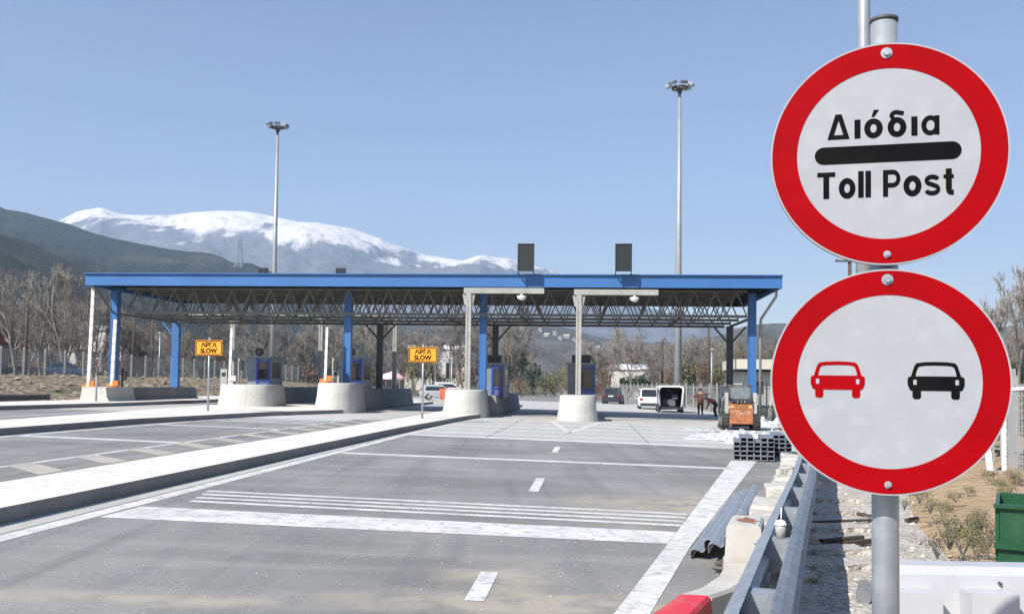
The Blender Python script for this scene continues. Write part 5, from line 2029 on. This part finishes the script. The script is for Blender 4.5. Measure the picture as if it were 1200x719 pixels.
# ================================================================== palisade fence along the right
fr_ = thing("palisade_fence", "pale grey palisade fence running along the right side of the site", "fence", (0, 0, 0))
FV = []
PF = [Vector((10.4, 17.5, 0)), Vector((14.9, 58, 0)), Vector((14.8, 70, 0)), Vector((12.8, 118, 0))]
n = 40
for k in range(n + 1):
    s_ = k / n * 3
    i_ = min(2, int(s_))
    s_ = 100.5 * k / n
    P = PF[0].lerp(PF[1], s_ / 40.5) if s_ < 40.5 else (PF[1].lerp(PF[2], (s_ - 40.5) / 12) if s_ < 52.5 else PF[2].lerp(PF[3], (s_ - 52.5) / 48))
    P.z = gz(P.x, P.y) + (0.25 if P.y < 40 else 0.1)
    FV.append(P)
for k, P in enumerate(FV):
    MB().box(P + Vector((0, 0, 1.0)), (0.09, 0.09, 2.2)).build("post", M_PALE, fr_)
M_SLAT = mat("palisade_grey", (0.36, 0.37, 0.37), (0.3, 0.31, 0.32), 2, 0.5)
for k in range(n):
    A, B = FV[k], FV[k + 1]
    q = MB()
    for z in (0.35, 1.75):
        q.bar(A + Vector((0.03, 0, z)), B + Vector((0.03, 0, z)), 0.03, 0.04)
    for j in range(6):
        P = A.lerp(B, (j + 0.5) / 6)
        q.box(P + Vector((0, 0, 1.0)), (0.02, 0.05, 1.9))
    q.build("panel", M_SLAT, fr_, recalc=False)
# one nearer framed mesh panel at the right edge
A, B = at(1177, 560, 18.5), at(1290, 566, 16.0)
za, zb3 = at(1177, 456, 18.5).z, at(1290, 450, 16.0).z
t = thing("site_panel", "white-framed mesh panel with a leaning strut at the right edge of the site", "fence panel", (0, 0, 0))
q = MB()
for s in (0, 0.34, 0.68, 1.0):
    P = A.lerp(B, s)
    z1 = za + (zb3 - za) * s
    q.bar(P, (P.x, P.y, z1), 0.07)
q.bar((A.x, A.y, za), (B.x, B.y, zb3), 0.06)
q.bar(A + Vector((0, 0, 0.1)), B + Vector((0, 0, 0.1)), 0.06)
q.build("frame", M_WHITE, t)
q = MB()
for j in range(34):
    P = A.lerp(B, (j + 0.5) / 34)
    z1 = za + (zb3 - za) * (j + .5) / 34
    q.bar((P.x, P.y + 0.03, P.z + 0.1), (P.x, P.y + 0.03, z1), 0.016)
for j in range(12):
    f0 = j / 12
    q.bar((A.x, A.y + 0.045, A.z + (za - A.z) * f0), (B.x, B.y + 0.045, B.z + (zb3 - B.z) * f0), 0.016)
q.build("mesh", M_SLAT, t, recalc=False)
q = MB()
q.bar(at(1160, 552, 18.0), at(1152, 480, 18.6), 0.1)
q.bar(at(1160, 552, 18.0), at(1177, 553, 18.3), 0.06)
q.build("strut", M_WHITE, t)

# ================================================================== buildings
def house(label, loc, rz, w, d, h, rh, wall, roof, name="house", cat="house", over=0.3, wins=2):
    t = thing(name, label, cat, loc, rz)
    MB().box((0, 0, h / 2 - 1), (w, d, h + 2)).build("wall", wall, t)
    r = MB()
    a, b_ = w / 2 + over, d / 2 + over
    r.add([(-a, -b_, h), (a, -b_, h), (a, b_, h), (-a, b_, h), (-a, 0, h + rh), (a, 0, h + rh)], [(0, 1, 5, 4), (2, 3, 4, 5), (0, 4, 3), (1, 2, 5), (0, 3, 2, 1)])
    r.build("roof", roof, t)
    for k in range(wins):
        x = (k + 0.5) / wins * w - w / 2
        MB().box((x, -d / 2 - 0.02, h * 0.5), (w / wins * 0.32, 0.06, h * 0.36)).build("window", M_GLASS, t)
    return t


M_WALLW = mat("house_plaster", (0.66, 0.63, 0.57), (0.56, 0.53, 0.48), 0.3, 0.9)
M_TILE = mat("roof_tile", (0.35, 0.13, 0.07), (0.28, 0.1, 0.055), 0.7, 0.9)
M_TILEB = mat("brown_roof_tile", (0.24, 0.12, 0.08), (0.2, 0.1, 0.07), 0.7, 0.9)
house("house with an orange tiled roof behind the fence at the far left edge", frm(-62, 95, 1.85), R(12), 9, 8, 3.4, 2.2, mat("dim_plaster", (0.3, 0.26, 0.21), (0.25, 0.22, 0.18), 0.4, 0.9), M_TILE)
# flat-roofed service building on the right
g = frm(930, 92, 0.0)
t = thing("service_building", "low cream service building with a flat overhanging roof behind the right column", "building", g, -R(5))
MB().box((0, 4, 1.6), (9.5, 8, 3.3)).build("wall", M_WALLW, t)
q = MB()
q.box((0, 3.6, 3.95), (11.4, 10.2, 0.95))
q.build("roof", mat("cream_fascia", (0.6, 0.56, 0.47), (0.54, 0.5, 0.42), 0.5, 0.8), t)
q = MB()
q.box((0, 3.6, 3.42), (11.2, 10.0, 0.1))
q.build("soffit", M_DKST, t)
for x in (-3.6, -1.2, 1.2, 3.6):
    MB().box((x, -0.03, 1.7), (1.3, 0.08, 1.2)).build("window", M_GLASS, t)
q = MB()
q.box((-5.1, -1.0, 3.95), (0.3, 1.2, 0.9))

# houses far off on the slopes
M_VILL = mat('village_plaster', (0.42, 0.4, 0.36), (0.34, 0.32, 0.29), 0.3, 0.9)
vill = [("far_hills", x, y) for x, y in ((563, 383), (578, 388), (612, 386), (622, 390), (634, 388), (641, 394), (650, 392), (657, 398), (664, 396), (673, 400), (683, 402), (692, 405), (700, 409), (548, 392), (520, 396))]
rg = random.Random(5)
for hn, x, y in vill:
    hit = HILLS[hn].ray_cast(Vector((0, 0, EYE)), ray(x, y).normalized())
    if hit[0] is None:
        continue
    s = hit[0].y / 1300
    o = house("small white house in the village on the far slope", hit[0], rg.uniform(-.6, .6), rg.uniform(5, 8) * s, 6 * s, rg.uniform(3, 4.5) * s, 1.6 * s, M_VILL, rg.choice((M_TILEB, M_TILE, M_WALLW)), wins=2)
    o["group"] = "village houses on the far slope"
for x, Y, yt, wd, lab in ((731, 150, 426.5, 4.0, "long low white-roofed shed among the trees left of the right-hand mast"), (745, 155, 426.5, 3.4, "short low white-roofed shed among the trees nearest the right-hand mast"), (117, 150, 381, 8.0, "pale house among the bare trees beyond the far left barrier arm"), (510, 190, 404, 12.0, "long pale house beyond the trees above the nearer slow sign")):
    tp = at(x, yt, Y)
    house(lab, (tp.x, tp.y, 0), 0.15, wd, 5, tp.z - 0.9, 0.9, M_WALLW, M_WHITE, over=0.2)

# ================================================================== trees
def bare_tree_mesh(seed, h, spread=0.5, upright=0.25, lvls=5, dense=4, tw=0.014, fork=0.32):
    rg = random.Random(seed)
    trunk, crown = MB(), MB()

    def limb(mb, p, d, L, r, n, seg=2):
        pts, rd = [p], [r]
        for k in range(seg):
            d = (d + Vector((rg.uniform(-1, 1), rg.uniform(-1, 1), rg.uniform(-.6, .9))) * 0.17).normalized()
            p = p + d * (L / seg)
            pts.append(p)
            rd.append(max(tw * 0.8, r * (1 - 0.42 * (k + 1) / seg)))
        mb.tube(pts, rd, n, caps=False, smooth=n > 3)
        return pts, rd, d

    def grow(p, d, L, r, lv):
        mb = trunk if lv < 2 else crown
        pts, rd, d2 = limb(mb, p, d, L, r, 7 if lv == 0 else (5 if lv == 1 else 3), 4 if lv == 0 else 2)
        if lv >= lvls:
            return
        kids = dense + (1 if lv == 0 else 0) + rg.choice((-1, 0, 0))
        for k in range(kids):
            t = fork + (1 - fork) * (k + rg.random()) / kids if lv == 0 else rg.uniform(0.3, 1.0)
            i = min(len(pts) - 2, int(t * (len(pts) - 1)))
            q = pts[i].lerp(pts[i + 1], t * (len(pts) - 1) - i)
            a = rg.uniform(0, 6.283)
            side = Vector((math.cos(a), math.sin(a), 0))
            side = (side - d2 * side.dot(d2)).normalized()
            nd = (d2 * (1 - spread * 0.55) + side * spread * rg.uniform(0.8, 1.4) + Vector((0, 0, upright))).normalized()
            rr = max(tw, rd[min(i + 1, len(rd) - 1)] * rg.uniform(0.5, 0.75))
            grow(q, nd, L * rg.uniform(0.48, 0.72) * (1 if lv else 0.95), rr, lv + 1)
        grow(pts[-1], (d2 + Vector((0, 0, 0.15))).normalized(), L * rg.uniform(0.5, 0.7), rd[-1], lv + 1)
    grow(Vector((0, 0, -0.2)), Vector((rg.uniform(-.08, .08), rg.uniform(-.08, .08), 1)).normalized(), h * 0.46, h * 0.019, 0)
    return trunk, crown


def make_tree(seed, h, label, group, cm, **kw):
    t = thing("bare_tree", label, "tree", (0, 0, 0), 0, group)
    a, b_ = bare_tree_mesh(seed, h, **kw)
    a.build("trunk", M_BARK, t, recalc=False)
    b_.build("crown", cm, t, recalc=False)
    return t


PROTOS = [
    make_tree(11, 10, "", "", M_TWIG, spread=0.55, dense=3, lvls=6, tw=0.016),
    make_tree(12, 10, "", "", M_TWIG, spread=0.4, upright=0.4, dense=3, lvls=6, tw=0.016),
    make_tree(13, 10, "", "", M_TWIGD, spread=0.65, dense=3, lvls=6, tw=0.018),
    make_tree(14, 10, "", "", M_TWIG, spread=0.32, upright=0.55, dense=3, lvls=6, tw=0.016, fork=0.2),
    make_tree(15, 10, "", "", M_TWIGD, spread=0.5, dense=3, lvls=6, tw=0.018, fork=0.22),
    make_tree(16, 10, "", "", M_TWIGD, spread=0.6, upright=0.3, dense=3, lvls=6, tw=0.02, fork=0.15),
]
used = set()
rg = random.Random(42)


def tree(k, loc, h, label, group=None, rz=None):
    p = PROTOS[k]
    o = p if k not in used else dup(p)
    used.add(k)
    o.location = loc
    o.rotation_euler = (0, 0, rg.uniform(0, 6.28) if rz is None else rz)
    o.scale = (h / 10 * rg.uniform(0.9, 1.1),) * 2 + (h / 10,)
    o["label"] = label
    if group:
        o["group"] = group
    elif "group" in o:
        del o["group"]
    return o


# single trees the photograph shows clearly: (column, distance, top row, kind, ground, label)
single = [(18, 88, 322, 0, 1.85, "tall forked bare tree behind the wire fence, leftmost in the picture"),
          (47, 104, 345, 2, 1.85, "brown bare tree right of the dark crossarm pole, far left"),
          (75, 98, 318, 1, 1.85, "tall pale-limbed bare tree left of the canopy's end"),
          (1192, 42, 326, 1, 0.0, "slender bare tree against the sky right of the lower round sign"),
          (1168, 58, 352, 3, 0.0, "small bare tree peeping out behind the right rim of the lower round sign"),
          (1225, 47, 345, 0, 0.0, "spreading bare tree cut by the right edge of the picture"),
          (717, 150, 386, 1, 0.0, "tall pale bare tree rising above the dark parked car")]
for x, Y, yt, k, z, lab in single:
    b0 = frm(x, Y, z)
    tree(k, b0, (at(x, yt, Y).z - z) * 1.0, lab)

# the wood on the left bank
for x, Y, yt, k in ((-20, 96, 335, 2), (2, 118, 350, 4), (32, 128, 338, 3), (60, 140, 345, 5), (92, 122, 336, 2), (108, 138, 350, 0), (125, 122, 372, 4), (140, 146, 362, 5), (-6, 150, 345, 5), (88, 160, 340, 4), (48, 165, 348, 3), (160, 150, 372, 2), (28, 150, 352, 1), (70, 120, 352, 4)):
    b0 = frm(x, Y, 1.85)
    tree(k, b0, at(x, yt, Y).z - 1.85, "bare grey-brown tree in the wood on the left bank", "bare trees on the left bank")
for i in range(13):
    x = -25 + i * 13 + rg.uniform(-5, 5)
    Y = rg.uniform(92, 165)
    b0 = frm(x, Y, 1.85)
    tree(rg.choice((0, 1, 2, 4, 5)), b0, at(x, rg.uniform(345, 385), Y).z - 1.85, "bare grey-brown tree in the wood on the left bank", "bare trees on the left bank")
# belt of trees behind the canopy
for i in range(44):
    x = 160 + i * 10.4 + rg.uniform(-6, 6)
    Y = rg.uniform(125, 215)
    yt = 376 + rg.uniform(-6, 20)
    if 610 < x < 700:
        yt += 16
    b0 = frm(x, Y, 0.0)
    tree(rg.choice((0, 1, 2, 3, 4, 5)), b0, max(5, at(x, yt, Y).z), "bare grey-brown tree in the belt behind the toll canopy", "bare trees behind the canopy")
for i in range(30):
    x = 690 + i * 8.0 + rg.uniform(-6, 6)
    Y = rg.uniform(118, 190)
    yt = 395 + rg.uniform(-8, 18)
    b0 = frm(x, Y, 0.0)
    tree(rg.choice((2, 4, 5, 0, 1)), b0, max(5, at(x, yt, Y).z), "bare brown tree in the belt behind the right-hand palisade fence", "bare trees behind the palisade fence")
for i in range(14):
    x = 1130 + i * 13 + rg.uniform(-6, 6)
    Y = rg.uniform(50, 90)
    yt = 398 + rg.uniform(-12, 20)
    b0 = frm(x, Y, 0.0)
    tree(rg.choice((2, 4, 5)), b0, max(3, at(x, yt, Y).z), "low bare tree in the thicket at the right edge, behind the site panel", "bare trees at the right edge")


def bush_mesh(seed, n=650, leaf=0.16, flat=0.8):
    rg2 = random.Random(seed)
    mb, st = MB(), MB()
    lobes = [(Vector((rg2.uniform(-.6, .6), rg2.uniform(-.5, .5), rg2.uniform(0.35, 0.85))), rg2.uniform(0.3, 0.55)) for _ in range(7)]
    for k in range(n):
        c, r = rg2.choice(lobes)
        d = Vector((rg2.gauss(0, 1), rg2.gauss(0, 1), rg2.gauss(0, flat))).normalized() * r * rg2.random() ** 0.4
        p = c + d
        p.z = max(0.03, p.z)
        a = Vector((rg2.uniform(-1, 1), rg2.uniform(-1, 1), rg2.uniform(-1, 1))).normalized()
        b2 = a.orthogonal().normalized()
        s = leaf * rg2.uniform(0.5, 1.1) * 0.5
        mb.add([p - a * s, p + b2 * s * 0.6, p + a * s, p - b2 * s * 0.6], [(0, 1, 2, 3)])
    for k in range(9):
        a = rg2.uniform(0, 6.28)
        st.tube([(0, 0, -0.1), (0.25 * math.cos(a), 0.25 * math.sin(a), 0.4), (0.5 * math.cos(a + .3), 0.45 * math.sin(a + .3), 0.9)], [0.03, 0.02, 0.008], 4, caps=False)
    return mb, st


def make_bush(seed, m, name="bush", cat="bush", **kw):
    t = thing(name, "", cat)
    a, b_ = bush_mesh(seed, **kw)
    a.build("foliage", m, t, recalc=False)
    b_.build("stem", M_BARK, t, recalc=False)
    return t


BP = {"dark": make_bush(1, M_LEAFD), "olive": make_bush(2, M_LEAFO), "russet": make_bush(3, M_LEAFB, leaf=0.12), "weed": make_bush(4, M_DRY, "weed_clump", "weeds", n=420, leaf=0.12)}
bused = set()


def bush(kind, loc, sx, sz, label, group):
    p = BP[kind]
    o = p if kind not in bused else dup(p)
    bused.add(kind)
    o.location = loc
    o.rotation_euler = (0, 0, rg.uniform(0, 6.28))
    o.scale = (sx, sx, sz)
    o["label"] = label
    o["group"] = group
    return o


LB = {"dark": ("dark evergreen bush in the belt beyond the canopy", "evergreen bushes beyond the canopy"), "olive": ("olive-green bush in the belt beyond the canopy", "olive bushes beyond the canopy"), "russet": ("russet-brown brush in the belt beyond the canopy", "russet brush beyond the canopy")}
for x, Y, yt, wd, kind in ((485, 170, 398, 26, "olive"), (505, 165, 402, 20, "olive"), (470, 175, 408, 22, "russet"), (605, 150, 404, 24, "dark"), (625, 145, 420, 22, "dark"), (592, 165, 398, 20, "olive"), (640, 140, 432, 18, "olive"), (658, 138, 420, 14, "olive"), (668, 120, 420, 16, "russet"), (735, 128, 436, 34, "dark"), (755, 130, 434, 26, "dark"), (712, 125, 428, 20, "russet"), (780, 130, 424, 22, "russet"), (806, 128, 404, 30, "olive"), (822, 126, 410, 26, "russet"), (845, 128, 414, 24, "olive"), (870, 125, 410, 20, "dark"), (895, 120, 404, 22, "russet"), (330, 150, 420, 30, "russet"), (300, 155, 424, 28, "russet"), (365, 150, 424, 28, "russet"), (420, 150, 424, 28, "russet"), (440, 160, 424, 26, "olive"), (545, 150, 426, 30, "russet"), (575, 150, 428, 26, "dark"), (260, 160, 424, 30, "russet"), (220, 150, 426, 28, "russet"), (690, 130, 440, 24, "olive"), (520, 145, 432, 22, "dark"), (700, 120, 446, 14, "russet"), (860, 118, 428, 22, "russet"), (650, 150, 440, 14, "russet"), (793, 122, 436, 20, "olive"), (612, 130, 440, 18, "russet")):
    b0 = frm(x, Y, -0.2)
    hh_ = at(x, yt, Y).z + 0.2
    bush(kind, b0, max(1.5, wd * Y / FPX * 0.62), hh_ / 1.25, *LB[kind])
for x, Y, yt, wd, kind in ((-12, 108, 408, 40, "russet"), (40, 112, 420, 34, "russet"), (92, 115, 418, 34, "russet"), (8, 98, 425, 30, "dark"), (130, 118, 415, 34, "russet"), (170, 122, 418, 34, "russet"), (65, 130, 405, 40, "russet"), (20, 135, 398, 40, "russet"), (110, 140, 396, 40, "russet"), (205, 135, 422, 30, "russet"), (150, 150, 405, 36, "russet"), (245, 140, 425, 30, "olive")):
    b0 = frm(x, Y, 1.75)
    bush(kind, b0, wd * Y / FPX * 0.62, max(0.6, (at(x, yt, Y).z - 1.9) / 1.25), "dull brush growing behind the wire fence on the left bank", "brush on the left bank")
for x, Y, yt, wd, kind in ((1150, 30, 508, 40, "olive"), (1172, 24, 516, 34, "olive"), (1130, 26, 528, 34, "dark"), (1196, 22.5, 528, 40, "dark"), (1185, 34, 470, 30, "russet"), (1215, 40, 440, 60, "russet"), (1170, 60, 425, 40, "russet"), (1195, 62, 412, 40, "dark")):
    b0 = frm(x, Y, 0.0)
    bush(kind, b0, wd * Y / FPX * 0.62, max(0.3, at(x, yt, Y).z / 1.25), "low scrub along the site panel at the right edge", "scrub at the right edge")
# weeds on the sandy ground
for x, y, s in ((1113, 640, 0.34), (1128, 648, 0.26), (1098, 652, 0.2), (1142, 622, 0.2), (1158, 640, 0.28), (1150, 612, 0.16), (1078, 588, 0.22), (1090, 600, 0.2), (1066, 580, 0.16), (1105, 604, 0.18), (1120, 588, 0.16), (1060, 596, 0.14), (1135, 580, 0.14), (1168, 575, 0.22), (1180, 582, 0.2), (1196, 575, 0.26), (1160, 563, 0.2), (1145, 652, 0.16), (1185, 565, 0.24), (1190, 600, 0.15)):
    hit = SAND.ray_cast(Vector((0, 0, EYE)), ray(x, y).normalized()) if False else None
    P = gnd(x, y, 0.2)
    bush("weed", P, s * 1.0, s * 0.95, "dry weed clump on the sandy ground right of the sign post", "dry weeds on the sandy ground")

# ================================================================== the air
hz = MB()
hz.box((0, 2700, 497), (12000, 6000, 1009))
hm = bpy.data.materials.new("haze_air")
hm.use_nodes = True
t_ = hm.node_tree
for n in list(t_.nodes):
    if n.type != 'OUTPUT_MATERIAL':
        t_.nodes.remove(n)
vol = t_.nodes.new("ShaderNodeVolumePrincipled")
vol.inputs["Color"].default_value = (0.62, 0.78, 1.0, 1)
vol.inputs["Density"].default_value = 0.00017
vol.inputs["Density Attribute"].default_value = ""
vol.inputs["Anisotropy"].default_value = 0.2
t_.links.new(vol.outputs[0], [n for n in t_.nodes if n.type == 'OUTPUT_MATERIAL'][0].inputs["Volume"])
ho = hz.build("haze", hm)
tag(ho, kind="stuff")
